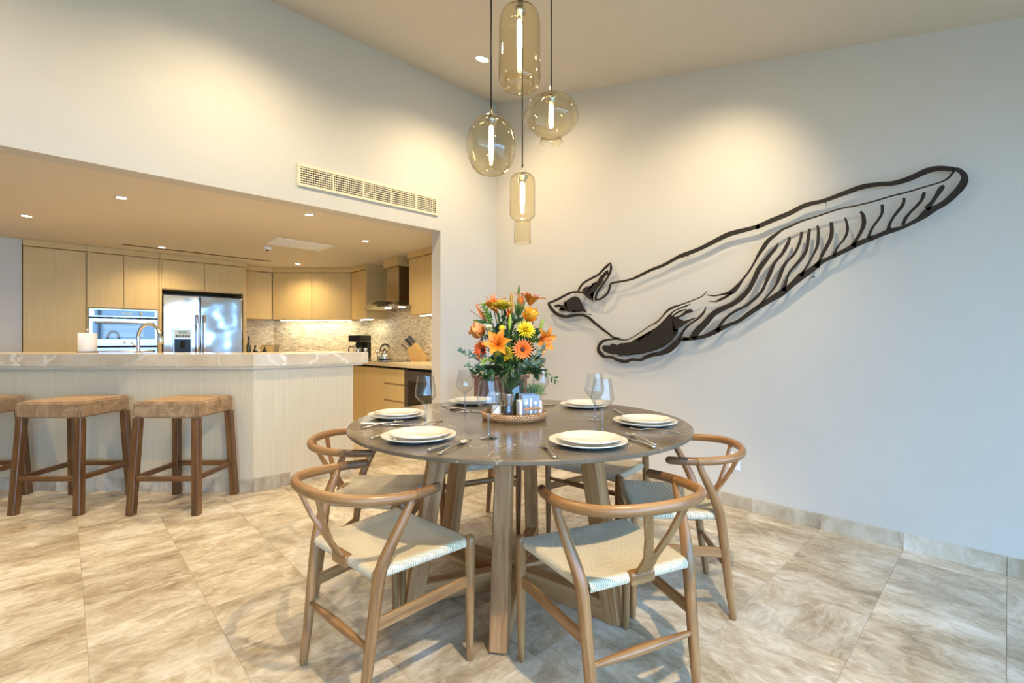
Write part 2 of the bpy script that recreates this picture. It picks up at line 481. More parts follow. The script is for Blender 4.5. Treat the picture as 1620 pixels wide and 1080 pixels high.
def stone_chip_mat():
    k = NT('split_stone_mosaic'); b = k.b
    at = k.n('ShaderNodeAttribute'); at.attribute_name = 'tone'
    r = k.n('ShaderNodeValToRGB'); e = r.color_ramp.elements
    e[0].position = 0.0; e[0].color = srgb(186, 166, 136); e[1].position = 1.0; e[1].color = srgb(244, 234, 210)
    for p, c in ((0.06, (190, 168, 134)), (0.3, (222, 200, 160)), (0.6, (236, 218, 182)), (0.8, (228, 202, 162))):
        q = e.new(p); q.color = srgb(*c)
    k.l(at.outputs['Fac'], r.inputs['Fac']); k.l(r.outputs['Color'], b.inputs['Base Color'])
    b.inputs['Roughness'].default_value = 0.5
    return k.m
M_chip = stone_chip_mat()
def wavy_steel():
    k = NT('wavy_stainless_door'); b = k.b
    b.inputs['Metallic'].default_value = 1.0; b.inputs['Base Color'].default_value = (0.66, 0.67, 0.69, 1); b.inputs['Roughness'].default_value = 0.14
    tc = k.n('ShaderNodeTexCoord'); nz = k.n('ShaderNodeTexNoise', Scale=3.2, Detail=1.0)
    k.l(tc.outputs['Object'], nz.inputs['Vector'])
    bp = k.n('ShaderNodeBump', Strength=0.35, Distance=0.05)
    k.l(nz.outputs['Fac'], bp.inputs['Height']); k.l(bp.outputs['Normal'], b.inputs['Normal'])
    return k.m
M_fridge = wavy_steel()
M_ovenglass = plain('oven_dark_glass', srgb(46, 54, 62), 0.04, spec=1.0)

# ================================================================== THE ROOM
XL, YB, YK = -4.5, -2.0, 7.60
def structure(o): o['kind'] = 'structure'; return o
# floor: bed of mortar with single stone tiles
floor = structure(box('floor', (XL - 0.1, YB - 2.5, -0.12), (XR + 0.1, YK + 0.1, -0.0016), M_grout, bev=0))
TS = 0.385
def vis(p, m=60):
    X = CS * p[0] - SN * p[1]; Y = SN * p[0] + CS * p[1]
    if Y < 0.55: return False
    px = 810 + FPX * X / Y; py = 540 + FPX * CH / Y
    return -m < px < 1620 + m and py < 1080 + m
_tile = {}
for i in range(-14, 9):
    for j in range(-6, 14):
        x0, y0 = 0.062 + TS * i, 0.004 + TS * j
        x1, y1 = min(x0 + TS, XR - 0.001), y0 + TS
        if x0 > XR - 0.02: continue
        if not any(vis(p) for p in ((x0, y0), (x1, y0), (x0, y1), (x1, y1), ((x0 + x1) / 2, (y0 + y1) / 2))): continue
        if x0 + y0 > 5.3 and x1 < 1.8 and y0 > 3.9: continue          # under the bar
        if x0 + y0 > 6.0 and x0 < 1.3: continue
        if y0 > 5.2: continue
        if x0 > 2.62 and y0 > 3.8: continue
        g = 0.0007
        key = round(x1 - x0, 3)
        me = box_me(x1 - x0 - 2 * g, TS - 2 * g, 0.012, 0.0006)
        along = (x0 < 1.0 and random.random() < 0.93) or random.random() < 0.25
        k2 = (key, along)
        if k2 not in _tile:
            me.materials.append(M_tra if along else M_trb); _tile[k2] = me
        link('tile', _tile[k2], None, floor, Vector(((x0 + x1) / 2, (y0 + y1) / 2, -0.006)) - floor.location)
# walls
structure(box('wall_right', (XR, YB - 0.1, 0), (XR + 0.16, YK + 0.1, 3.9), M_wall, bev=0))
JX = 2.583
v1 = bx_vf((XL, YL, KZ), (JX, YL + 0.147, 3.72)); v2 = bx_vf((JX, YL, 0), (XR, YL + 0.147, 3.72))
structure(link('wall_left', joined([v1, v2]), M_wall))
structure(box('wall_kitchen', (XL, YK - 0.04, 0), (XR, YK + 0.1, KZ + 0.1), M_wall, bev=0))
structure(box('wall_pantry', (XL, 6.955, 0), (-0.31, YK - 0.04, KZ), M_wall, bev=0))
structure(link('wall_corner', prism_me([(2.278, 7.56), (3.286, 6.552), (3.286, 7.56)], 0, KZ), M_wall))
structure(box('wall_far', (XL - 0.12, YB, 0), (XL, YK, 3.72), M_wall, bev=0))
structure(box('added_ground', (-16, -16, -0.3), (16, YB - 2.6, -0.05), M_grout, bev=0))  # unseen slab added outdoors to block the lower sky and bounce light
bk = [bx_vf((XL, YB - 0.12, 2.06), (XR, YB, 2.5)), bx_vf((XL, YB - 0.12, 0), (-4.2, YB, 2.06)), bx_vf((3.1, YB - 0.12, 0), (XR, YB, 2.06))]
structure(link('wall_back', joined(bk), M_wall))
wn = structure(empty('window_1', (0, YB - 0.06, 0)))
for q in range(7):
    x = -4.17 + q * 1.2066
    box('window_frame', (x - 0.035, -0.03, 0.05), (x + 0.035, 0.03, 2.02), M_dark, wn, 0.004)
box('window_sill', (-4.2, -0.04, 0.0), (3.1, 0.04, 0.05), M_dark, wn, 0.004)
box('window_head', (-4.2, -0.04, 2.02), (3.1, 0.04, 2.06), M_dark, wn, 0.004)
# ceilings
cv = []
for x in (XL - 0.1, XR + 0.1):
    for y in (YB - 0.5, YL + 0.05):
        cv += [(x, y, ceil_z(y)), (x, y, ceil_z(y) + 0.14)]
structure(link('ceiling', recalc(mk(cv, [(0, 4, 6, 2), (1, 3, 7, 5), (0, 2, 3, 1), (4, 5, 7, 6), (0, 1, 5, 4), (2, 6, 7, 3)])), M_ceil))
structure(box('ceiling', (XL, YL + 0.147, KZ), (XR, YK, KZ + 0.1), M_kceil, bev=0))
# skirting of the dining walls, piece by piece
bb = structure(empty('baseboard_right'))
for j in range(-5, 10):
    y0 = 0.004 + TS * j; y1 = min(y0 + TS, YL)
    if y1 - y0 > 0.02: box('skirting_tile', (XR - 0.012, y0 + 0.0008, 0.0), (XR - 0.0005, y1 - 0.0008, 0.088), M_trs, bb, 0.001)
bl = structure(empty('baseboard_left'))
x = JX
while x < XR - 0.03:
    x1 = min(x + TS, XR - 0.013); box('skirting_tile', (x, YL - 0.012, 0), (x1 - 0.0015, YL - 0.0005, 0.088), M_trs, bl, 0.001); x += TS

# ================================================================== KITCHEN
KC = Vector((1.0235, 3.870)); dA = Vector((-0.7071, 0.7071)); nA = Vector((0.7071, 0.7071)); LA = 3.0
def bar_poly(front, end, depth):
    "outline of the bar, pushed out by front / end"
    t = math.tan(PI / 8)
    k = KC + Vector((0, -front)) + Vector((-1, 0)) * (front * t)
    e = Vector((1.80 + end, KC.y - front))
    a1 = KC + dA * LA - nA * front
    ein = Vector((1.80 + end, KC.y + depth))
    tt = (ein.y - (KC.y + nA.y * depth)) / dA.y
    kin = KC + nA * depth + dA * tt
    a1in = KC + dA * LA + nA * depth
    return k, e, ein, kin, a1in, a1
bar = empty('breakfast_bar', (0, 0, 0), label='whitewashed oak breakfast bar base with angled front and stone skirting', cat='bar counter')
p = bar_poly(0, 0, 0.6)
link('body', prism_me(p, 0.0, 0.9172), M_bar, bar)
# skirting of the bar
q = 0.0
while q < LA:
    a = KC + dA * q - nA * 0.006; b = KC + dA * min(q + 0.3, LA) - nA * 0.006
    obox('skirting_tile', ((a.x + b.x) / 2, (a.y + b.y) / 2, 0.05), ((b - a).length - 0.002, 0.011, 0.1), M_trs, bar, (0, 0, -PI / 4), 0.001); q += 0.3
for q in range(3):
    x0 = KC.x + 0.26 * q; x1 = min(x0 + 0.259, 1.80)
    box('skirting_tile', (x0, KC.y - 0.012, 0), (x1, KC.y - 0.0005, 0.1), M_trs, bar, 0.001)
ct = empty('bar_countertop', (0, 0, 0), label='thick cream onyx countertop with white veins on the breakfast bar', cat='countertop')
k, e, ein, kin, a1in, a1 = bar_poly(0.04, 0.12, 0.62)
g = 0.0006
link('slab', prism_me([k + Vector((g, 0)), e, ein, kin + Vector((g, 0))], 0.933, 1.027, 0.004), M_onyx, ct)
link('slab', prism_me([k, kin, a1in, a1], 0.933, 1.027, 0.004), M_onyx, ct)
p2 = bar_poly(0.03, 0.07, 0.61)
link('support_board', prism_me(p2, 0.9175, 0.9335), M_bar, ct)

def cabinet(name, label, origin, rz, w, d, z0, z1, doors, crown=None, drawers=False, cat='cabinet', mat=None):
    mat = mat or M_cab
    t = empty(name, (origin[0], origin[1], 0), rz, label, cat)
    box('body', (0, 0.021, z0), (w, d, z1), mat, t, 0.001, axis=2)
    for dd in doors:
        nm = dd[4] if len(dd) > 4 else 'door'
        box(nm, (dd[0] + 0.0025, 0, dd[2] + 0.0025), (dd[1] - 0.0025, 0.02, dd[3] - 0.0025), mat, t, 0.0015, axis=2)
    if crown: box('crown_moulding', (-0.0, -0.028, z1 + 0.001), (w, d, crown), mat, t, 0.002, axis=0)
    return t
FY = 6.93
CT = KZ - 0.0015
X0, X1, X2, X3, X4 = -0.304, 0.182, 0.822, 1.706, 1.749
cabinet('tall_cabinet', 'full-height oak pantry cabinet with one plain door beside white wall', (X0, FY), 0, X1 - X0, 0.62, 0.0, 2.10, [(0.0, X1 - X0 - 0.008, 0.10, 2.095)], CT)
t = cabinet('oven_cabinet', 'oak oven column with two upper doors above the steel wall oven', (X1 + 0.001, FY), 0, X2 - X1 - 0.002, 0.62, 1.49, 2.10,
        [(0.0, 0.311, 1.495, 2.095), (0.311, 0.628, 1.495, 2.095)], CT)
box('side_panel', (0.0, 0.0, 0.0), (0.014, 0.62, 1.489), M_cab, t, 0.001, axis=2)
box('side_panel', (0.626, 0.0, 0.0), (0.638, 0.62, 1.489), M_cab, t, 0.001, axis=2)
box('base_panel', (0.015, 0.0, 0.1), (0.625, 0.02, 0.38), M_cab, t, 0.001)
t = cabinet('fridge_cabinet', 'oak bridge cabinet with two short doors over the refrigerator', (X2 + 0.001, FY), 0, X4 - X2 - 0.001, 0.62, 1.742, 2.10,
        [(0.02, 0.456, 1.75, 2.095), (0.456, 0.892, 1.75, 2.095)], CT)
box('side_panel', (0.0, 0.0, 0.0), (0.022, 0.62, 1.741), M_cab, t, 0.001, axis=2)
box('side_panel', (0.886, 0.0, 0.0), (0.926, 0.62, 1.741), M_cab, t, 0.001, axis=2)
# uppers in the corner
UB = 1.436
a, b = Vector((2.153, 7.219)), Vector((2.966, 6.446))
cabinet('wall_cabinet', 'narrow oak wall cabinet between the fridge column and corner cabinets', (X4 + 0.002, 7.219), 0, 2.151 - X4 - 0.002, 0.335, UB, 2.10, [(0.0, 0.398, UB, 2.095)], CT)
LD = (b - a).length
dr = math.atan2((b - a).y, (b - a).x)
cabinet('corner_cabinet', 'diagonal oak corner wall cabinet with two wide plain doors', a, dr, LD, 0.30, UB, 2.10, [(0.004, LD / 2, UB, 2.095), (LD / 2, LD - 0.004, UB, 2.095)], CT)
cabinet('wall_cabinet', 'oak wall cabinet with single door left of the range hood', (2.97, 6.444), -PI / 2, 0.464, 0.313, UB, 2.10, [(0.0, 0.46, UB, 2.095)], CT)
cabinet('wall_cabinet', 'oak wall cabinet beside the white door jamb, right of the range hood', (2.97, 4.90), -PI / 2, 1.04, 0.313, UB, 2.10, [(0.0, 0.52, UB, 2.095), (0.52, 1.04, UB, 2.095)], CT)
# LED strips below the uppers
s = empty('light_strip', (a.x, a.y, 0), dr, 'white light strip under the diagonal corner cabinet', 'light strip', 'under-cabinet light strips')
box('housing', (0.05, 0.12, UB - 0.011), (LD - 0.05, 0.16, UB - 0.001), M_white, s, 0.001); box('diffuser', (0.06, 0.125, UB - 0.014), (LD - 0.06, 0.155, UB - 0.0112), M_strip, s, 0.0005)
for nm, y0, y1, lab in (('light_strip', 6.00, 6.36, 'white light strip under the wall cabinet left of the hood'), ('light_strip', 3.95, 4.80, 'white light strip under the wall cabinet beside the jamb')):
    s = empty(nm, (0, 0, 0), 0, lab, 'light strip', 'under-cabinet light strips')
    box('housing', (3.05, y0, UB - 0.011), (3.09, y1, UB - 0.001), M_white, s, 0.001); box('diffuser', (3.055, y0 + 0.01, UB - 0.014), (3.085, y1 - 0.01, UB - 0.0112), M_strip, s, 0.0005)
# base units and worktop
z1 = 0.815
cabinet('base_cabinet', 'oak base cabinet with two doors seen past the end of the bar', (2.66, 5.82), -PI / 2, 0.884, 0.62, 0.09, z1, [(0.0, 0.446, 0.1, z1), (0.446, 0.884, 0.1, z1)])
cabinet('drawer_cabinet', 'oak base cabinet with three drawers beside the wine cooler', (2.66, 4.935), -PI / 2, 0.455, 0.62, 0.09, z1,
        [(0, 0.455, 0.1, 0.445, 'drawer'), (0, 0.455, 0.463, 0.635, 'drawer'), (0, 0.455, 0.653, z1, 'drawer')])
link('plinth', prism_me([(2.70, 3.87), (3.27, 3.87), (3.27, 5.82), (2.70, 5.82)], 0, 0.088), M_dark)
tag(bpy.data.objects['plinth'], 'dark recessed plinth under the oak base cabinets', 'plinth')
t = empty('base_cabinet', (0, 0, 0), 0, 'oak base cabinets of the back kitchen corner behind the bar', 'cabinet')
link('body', prism_me([(2.66, 5.825), (3.28, 5.825), (3.28, 6.55), (2.28, 7.55), (1.76, 7.55), (1.76, 6.98), (2.06, 6.98), (2.66, 6.38)], 0.0, 0.838), M_cab, t)
wt = link('worktop', prism_me([(2.63, 3.86), (3.28, 3.86), (3.28, 6.552), (2.276, 7.555), (1.76, 7.555), (1.76, 6.95), (2.05, 6.95), (2.63, 6.37)], 0.84, 0.88, 0.003), M_kcount)
tag(wt, 'beige stone worktop of the back kitchen counter', 'worktop')
chn = box('shadow_channel', (2.675, 3.87, 0.8165), (3.27, 5.82, 0.8385), M_dark, None, 0); tag(chn, 'dark fill for shade in the recessed grip channel under the beige worktop', 'trim')  # solid dark strip paints the shadow line of the grip channel
# wine cooler
t = empty('wine_cooler', (2.655, 4.476, 0), -PI / 2, 'dark steel framed wine cooler with glass door under the worktop', 'wine cooler')
W = 0.60
box('body', (0, 0.03, 0.09), (W, 0.6, 0.812), M_dark, t)
dn = empty('door', (0, 0, 0)); dn.parent = t
M_dsteel = plain('dark_bronze_steel', (0.20, 0.175, 0.15, 1), 0.35, 0.9)
for n_, lo, hi in (('frame_rail', (0, 0, 0.70), (W, 0.029, 0.81)), ('frame_rail', (0, 0, 0.1), (W, 0.029, 0.17)), ('frame_rail', (0, 0, 0.171), (0.07, 0.029, 0.699)), ('frame_rail', (W - 0.07, 0, 0.171), (W, 0.029, 0.699))):
    box(n_, lo, hi, M_dsteel, dn, 0.002)
box('pane', (0.0705, 0.008, 0.1715), (W - 0.0705, 0.02, 0.6985), plain('cooler_glass', srgb(40, 30, 14), 0.06, spec=0.8), dn, 0.0005)
for q in range(4): box('shelf', (0.08, 0.0215, 0.25 + q * 0.11), (W - 0.08, 0.028, 0.265 + q * 0.11), M_block, t, 0.001)
# stone backsplash
def chips(planes):
    V, F, tone = [], [], []
    for o, u, n, L, z0, zf in planes:
        z = z0
        while z < zf(0, True):
            h = random.uniform(0.010, 0.016); s = -random.random() * 0.04
            while s < L:
                l = random.uniform(0.022, 0.075); s0, s1 = max(s, 0), min(s + l, L)
                if s1 - s0 > 0.004 and z + h <= zf((s0 + s1) / 2):
                    d = random.uniform(0.004, 0.012); k0 = len(V); g = 0.0007
                    for zz in (z + g, z + h - g):
                        for ss, dd in ((s0 + g, 0), (s1 - g, 0), (s1 - g, d * random.uniform(0.7, 1.1)), (s0 + g, d)):
                            pt = o + u * ss + n * dd; V.append((pt.x, pt.y, zz))
                    for f in ((0, 3, 2, 1), (4, 5, 6, 7), (1, 2, 6, 5), (2, 3, 7, 6), (3, 0, 4, 7)): F.append(tuple(k0 + i for i in f))
                    tn = random.random(); tone.extend([tn] * 5)
                s += l
            z += h
    me = mk(V, F); at = me.attributes.new('tone', 'FLOAT', 'FACE'); at.data.foreach_set('value', tone)
    return recalc(me)
V2 = lambda x, y: Vector((x, y))
flat = lambda s, top=False: UB - 0.001
def hoodtop(s, top=False):
    y = 6.552 - s
    return 1.78 if top or (4.91 < y < 5.97) else UB - 0.001
pl = [(V2(1.76, 7.558), V2(1, 0), V2(0, -1), 0.518, 0.882, flat), (V2(2.277, 7.557), V2(0.7071, -0.7071), V2(-0.7071, -0.7071), 1.42, 0.882, flat),
      (V2(3.2855, 6.552), V2(0, -1), V2(-1, 0), 2.70, 0.882, hoodtop)]
bs = structure(empty('wall_backsplash'))
o = link('stone_mosaic', chips(pl), M_chip, bs); o['kind'] = 'stuff'; o['label'] = 'cream split stone mosaic backsplash'

# wall oven
t = empty('wall_oven', (X1 + 0.016, FY - 0.012, 0), 0, 'stainless double wall oven with glass door and bar handle', 'oven')
W = 0.608
box('body', (0, 0.03, 0.39), (W, 0.55, 1.488), M_dark, t)
cp = box('control_panel', (0, 0, 1.392), (W, 0.029, 1.487), M_steel, t, 0.003)
def sub(name, lo, hi, mat, par, bev=0.001, axis=None):
    "box given in the coordinates of par's own parent"
    lo, hi = Vector(lo), Vector(hi); c = (lo + hi) / 2; s = hi - lo
    return link(name, box_me(abs(s.x), abs(s.y), abs(s.z), bev, 1, axis), mat, par, c - par.location)
sub('display', (0.045, -0.002, 1.408), (W - 0.03, 0.0, 1.472), M_ovenglass, cp)
sub('clock', (0.28, -0.0032, 1.422), (0.37, -0.0022, 1.452), plain('lcd', srgb(150, 180, 196), 0.2), cp, 0)
kn = link('knob', lathe_me([(0.0, -0.016), (0.016, -0.016), (0.018, 0.0)], 16), M_chrome, cp, Vector((0.45, -0.003, 1.44)) - cp.location, (-PI / 2, 0, 0))
def oven_door(z0, z1):
    d = box('door', (0, 0, z0), (W, 0.029, z1), M_steel, t, 0.004)
    sub('glass', (0.03, -0.002, z0 + 0.075), (W - 0.03, 0, z1 - 0.035), M_ovenglass, d)
    sub('window', (0.13, -0.0035, z0 + 0.10), (W - 0.13, -0.0022, z1 - 0.08), plain('oven_window', srgb(120, 140, 150), 0.05, spec=1.0), d)
    zz = z1 - 0.045
    h = link('handle', tube_me([(0.06, -0.045, zz, 0.011), (W / 2, -0.045, zz, 0.011), (W - 0.06, -0.045, zz, 0.011)], 2, 10), M_steel, d, -d.location)
    for xx in (0.08, W - 0.08): link('bracket', tube_me([(xx, -0.045, zz, 0.007), (xx, -0.001, zz, 0.007)], 1, 8, False), M_steel, d, -d.location)
    link('badge', lathe_me([(0.0, -0.004), (0.012, -0.004), (0.013, 0.0)], 14), M_chrome, d, Vector((W / 2 - 0.0, -0.001, z0 + 0.038)) - d.location, (-PI / 2, 0, 0))
    return d
oven_door(1.07, 1.378); oven_door(0.74, 1.052); oven_door(0.41, 0.722)
for q in range(6):
    sub('vent_slot', (0.07 + q * 0.085, -0.001, 1.381), (0.12 + q * 0.085, 0.004, 1.389), M_dark, cp, 0)

# refrigerator
t = empty('refrigerator', (0.852, 6.915, 0), 0, 'stainless side-by-side refrigerator with water dispenser in left door', 'refrigerator')
W = 0.848; SP = 0.378
box('cabinet', (0, 0.06, 0.01), (W, 0.62, 1.684), M_dark, t, 0.004)
d1 = box('door', (0.004, 0, 0.06), (SP - 0.004, 0.058, 1.68), M_fridge, t, 0.008, 2)
d2 = box('door', (SP + 0.004, 0, 0.06), (W - 0.004, 0.058, 1.68), M_fridge, t, 0.008, 2)
box('kick_grille', (0.01, 0.02, 0.012), (W - 0.01, 0.058, 0.056), M_dark, t)
for d, xx in ((d1, SP - 0.038), (d2, SP + 0.038)):
    h = link('handle', tube_me([(xx, -0.05, 0.55, 0.012), (xx, -0.05, 1.0, 0.012), (xx, -0.05, 1.44, 0.012)], 3, 10), M_chrome, d, -d.location)
    for zz in (0.58, 1.41): link('bracket', tube_me([(xx, -0.05, zz, 0.008), (xx, -0.002, zz, 0.008)], 1, 8, False), M_chrome, d, -d.location)
ds = sub('dispenser', (0.098, -0.012, 0.83), (0.29, -0.0005, 1.275), M_steel, d1, 0.004)
def sub2(name, lo, hi, mat, par):
    lo, hi = Vector(lo), Vector(hi); c = (lo + hi) / 2; s = hi - lo
    return link(name, box_me(*s, 0.001), mat, par, c - d1.location)
sub2('dispenser_recess', (0.112, -0.0135, 0.86), (0.276, -0.0122, 1.15), M_black, d1)
sub2('dispenser_nozzle', (0.17, -0.035, 1.04), (0.215, -0.0137, 1.13), M_dark, d1)
sub2('dispenser_panel', (0.112, -0.0137, 1.16), (0.276, -0.0124, 1.262), plain('pale_panel', srgb(206, 214, 216), 0.3), d1)
sub2('dispenser_display', (0.15, -0.0149, 1.215), (0.24, -0.0139, 1.25), plain('lcd_green', srgb(150, 176, 172), 0.3), d1)
for q in range(5): sub2('dispenser_button', (0.125 + q * 0.03, -0.0152, 1.18), (0.143 + q * 0.03, -0.0139, 1.195), M_dark, d1)
link('badge', lathe_me([(0.0, -0.004), (0.012, -0.004), (0.013, 0.0)], 14), M_chrome, d2, Vector((W - 0.07, -0.001, 1.60)) - d2.location, (-PI / 2, 0, 0))

# range hood
t = empty('range_hood', (3.28, 5.30, 0), -PI / 2, 'bronze steel chimney range hood with curved glass canopy', 'range hood')
# local: x runs toward the room front (-y world), y=0 is the wall and -y comes out of it
W2 = 0.46
gv, gf = [], []
N = 16
for i in range(N + 1):
    u = -W2 + 2 * W2 * i / N; zz = 1.625 - 0.085 * (u / W2) ** 2
    for yy, dz in ((-0.01, 0), (-0.50 + 0.04 * (u / W2) ** 2, 0), (-0.50 + 0.04 * (u / W2) ** 2, -0.008), (-0.01, -0.008)):
        gv.append((u, yy, zz + dz))
for i in range(N):
    for j in range(4): gf.append((i * 4 + j, i * 4 + (j + 1) % 4, (i + 1) * 4 + (j + 1) % 4, (i + 1) * 4 + j))
gf += [(0, 1, 2, 3), (N * 4 + 3, N * 4 + 2, N * 4 + 1, N * 4)]
link('canopy', recalc(mk(gv, gf)), M_hood, t)
box('filter_box', (-0.30, -0.44, 1.545), (0.30, -0.012, 1.572), M_steel, t, 0.003)
box('control_strip', (-0.12, -0.455, 1.55), (0.12, -0.442, 1.57), M_black, t, 0.002)
ch = box('chimney', (-0.148, -0.30, 1.60), (0.148, -0.012, 2.05), M_hood, t, 0.003)
box('crown', (-0.175, -0.335, 2.052), (0.175, -0.012, CT), M_cab, t, 0.002, axis=0)
for u in (-0.17, 0.17): box('lamp', (u - 0.03, -0.30, 1.5425), (u + 0.03, -0.24, 1.5445), M_led, t, 0)
# cooktop
t = empty('cooktop', (2.96, 5.40, 0.881), 0, 'black glass cooktop set in the worktop below the hood', 'cooktop')
box('glass', (-0.27, -0.40, 0), (0.25, 0.40, 0.006), plain('cooktop_glass', srgb(12, 12, 12), 0.05, spec=0.8), t, 0.002)
for (u, v, r) in ((-0.12, -0.22, 0.08), (0.11, -0.22, 0.07), (-0.12, 0.22, 0.07), (0.11, 0.22, 0.09)):
    link('burner_ring', lathe_me([(r - 0.004, 0.0062), (r - 0.004, 0.0072), (r, 0.0072), (r, 0.0062)], 28), M_steel, t, (u, v, 0))

# recessed ceiling fittings of the kitchen
def downlight(name, loc, label, normal=Vector((0, 0, -1)), r=0.030, power=KIT_W, size=150, blend=1.0, group=None, tilt=None, lr=0.035, colr=WARM):
    t = empty(name, loc, 0, label, 'downlight', group)
    q = Vector((0, 0, -1)).rotation_difference(normal)
    t.rotation_euler = q.to_euler()
    link('trim_ring', lathe_me([(r, 0.0), (r * 1.30, -0.0), (r * 1.30, -0.004), (r * 1.05, -0.006), (r, -0.003), (r * 0.93, 0.02), (r, 0.0)], 28), M_white, t)
    link('lens', lathe_me([(0.0001, -0.002), (r * 0.92, -0.002), (r * 0.92, 0.002), (0.0001, 0.002)], 24, False), M_led, t)
    ld = bpy.data.lights.new(name + '_light', 'SPOT'); ld.energy = power; ld.color = colr
    ld.spot_size = math.radians(size); ld.spot_blend = blend; ld.shadow_soft_size = lr
    lo = bpy.data.objects.new(name + '_light', ld); col.objects.link(lo); lo.parent = t; lo.location = (0, 0, -0.015)
    if tilt is not None:
        wq = Vector((0, 0, -1)).rotation_difference(Vector(tilt).normalized())
        lo.rotation_euler = (q.inverted() @ wq).to_euler()
    return t
KL = [((42, 341), 'kitchen ceiling downlight nearest the left picture edge'), ((192, 312), 'kitchen ceiling downlight above the middle bar stool'),
      ((256, 391), 'kitchen ceiling downlight in front of the oven column'), ((489, 339), 'kitchen ceiling downlight just below the wall vent'),
      ((471, 417), 'kitchen ceiling downlight near the diagonal corner cabinet'), ((578, 381), 'kitchen ceiling downlight closest to the range hood')]
for (px, py), lab in KL:
    p = onz(px, py, KZ); downlight('downlight', (p.x, p.y, KZ - 0.0005), lab, group='kitchen downlights')
# extra ones beyond the picture edge keep the row going
for x, y, lab in ((-1.6, 5.6, 'kitchen ceiling downlight beyond the far end of the bar'), (-1.3, 4.4, 'kitchen ceiling downlight left of the bar near the opening')):
    downlight('downlight', (x, y, KZ - 0.0005), lab, group='kitchen downlights')
# slot diffuser, return grille, smoke detector
a = onz(193, 386, KZ); b = onz(428, 413, KZ)
d = b - a
sl = obox('slot_diffuser', ((a.x + b.x) / 2, (a.y + b.y) / 2, KZ - 0.003), (d.length, 0.035, 0.006), plain('slot_shadow', srgb(96, 80, 52), 0.7), None, (0, 0, math.atan2(d.y, d.x)), 0)
tag(sl, 'long thin air slot in the kitchen ceiling before the tall cabinets', 'air vent')
cs = [onz(*q, KZ) for q in ((438, 376), (415, 385), (508, 395), (529, 389))]
c0 = sum(cs, Vector()) / 4
t = empty('ceiling_grille', (c0.x, c0.y, KZ), math.atan2((cs[3] - cs[0]).y, (cs[3] - cs[0]).x), 'flat rectangular white return grille in the kitchen ceiling', 'air vent')
gl, gw = (cs[3] - cs[0]).length, (cs[1] - cs[0]).length
gw = min(max(gw, 0.3), 0.5)
for lo, hi in (((-gl / 2, -gw / 2, -0.008), (gl / 2, -gw / 2 + 0.03, -0.0005)), ((-gl / 2, gw / 2 - 0.03, -0.008), (gl / 2, gw / 2, -0.0005)), ((-gl / 2, -gw / 2 + 0.03, -0.008), (-gl / 2 + 0.03, gw / 2 - 0.03, -0.0005)), ((gl / 2 - 0.03, -gw / 2 + 0.03, -0.008), (gl / 2, gw / 2 - 0.03, -0.0005)), ((-0.012, -gw / 2 + 0.03, -0.008), (0.012, gw / 2 - 0.03, -0.0005))):
    box('frame_bar', lo, hi, M_white, t, 0.001)
for q in range(11):
    y = -gw / 2 + 0.04 + q * (gw - 0.08) / 10; box('louver', (-gl / 2 + 0.03, y - 0.008, -0.006), (gl / 2 - 0.03, y + 0.008, -0.002), M_white, t, 0)
p = onz(423, 391, KZ)
t = empty('smoke_detector', (p.x, p.y, KZ), 0, 'small white smoke detector on the kitchen ceiling beside the return grille', 'smoke detector')
link('base', lathe_me([(0.0001, 0), (0.05, 0), (0.05, -0.012), (0.04, -0.026), (0.0001, -0.03)], 20), M_white, t)
link('sensor', lathe_me([(0.014, -0.029), (0.014, -0.04), (0.0001, -0.042)], 12), M_dark, t)

# supply vent in the wall above the kitchen opening
vx0, vx1, vz0, vz1 = 1.277, 2.548, 2.298, 2.468
t = empty('wall_vent', (vx0, YL, vz0), 0, 'long cream air supply grille on the wall above the kitchen opening', 'air vent')
L, H, f = vx1 - vx0, vz1 - vz0, 0.022
for lo, hi in (((0, -0.014, 0), (L, -0.0005, f)), ((0, -0.014, H - f), (L, -0.0005, H)), ((0, -0.014, f), (f, -0.0005, H - f)), ((L - f, -0.014, f), (L, -0.0005, H - f))):
    box('frame_bar', lo, hi, M_cream, t, 0.002)
box('duct_back', (f, -0.0016, f), (L - f, -0.0006, H - f), M_dark, t, 0)
for q in range(7):
    z = f + (H - 2 * f) * (q + 0.7) / 7.2; box('louver', (f, -0.012, z - 0.0035), (L - f, -0.007, z + 0.0035), M_cream, t, 0.0005)
NV = 68
for q in range(1, NV):
    x = f + (L - 2 * f) * q / NV; big = q % 14 == 0
    wv = 0.006 if big else 0.0026
    box('divider' if big else 'blade', (x - wv, -0.0125 if big else -0.0065, f), (x + wv, -0.002, H - f), M_cream, t, 0)

# outlet on the right wall
p = onx(1162, 729, XR)
t = empty('wall_outlet', (XR, p.y, p.z), 0, 'white double power outlet low on the right wall behind a chair', 'outlet')
box('cover_plate', (-0.006, -0.037, -0.058), (-0.0005, 0.037, 0.058), M_white, t, 0.002)
for s in (-1, 1):
    so = box('socket', (-0.009, -0.017, s * 0.024 - 0.016), (-0.0062, 0.017, s * 0.024 + 0.016), M_white, t, 0.002)
    for yy in (-0.006, 0.006): box('slot', (-0.0028, yy - 0.0015, -0.006), (-0.0016, yy + 0.0015, 0.006), M_dark, so, 0)

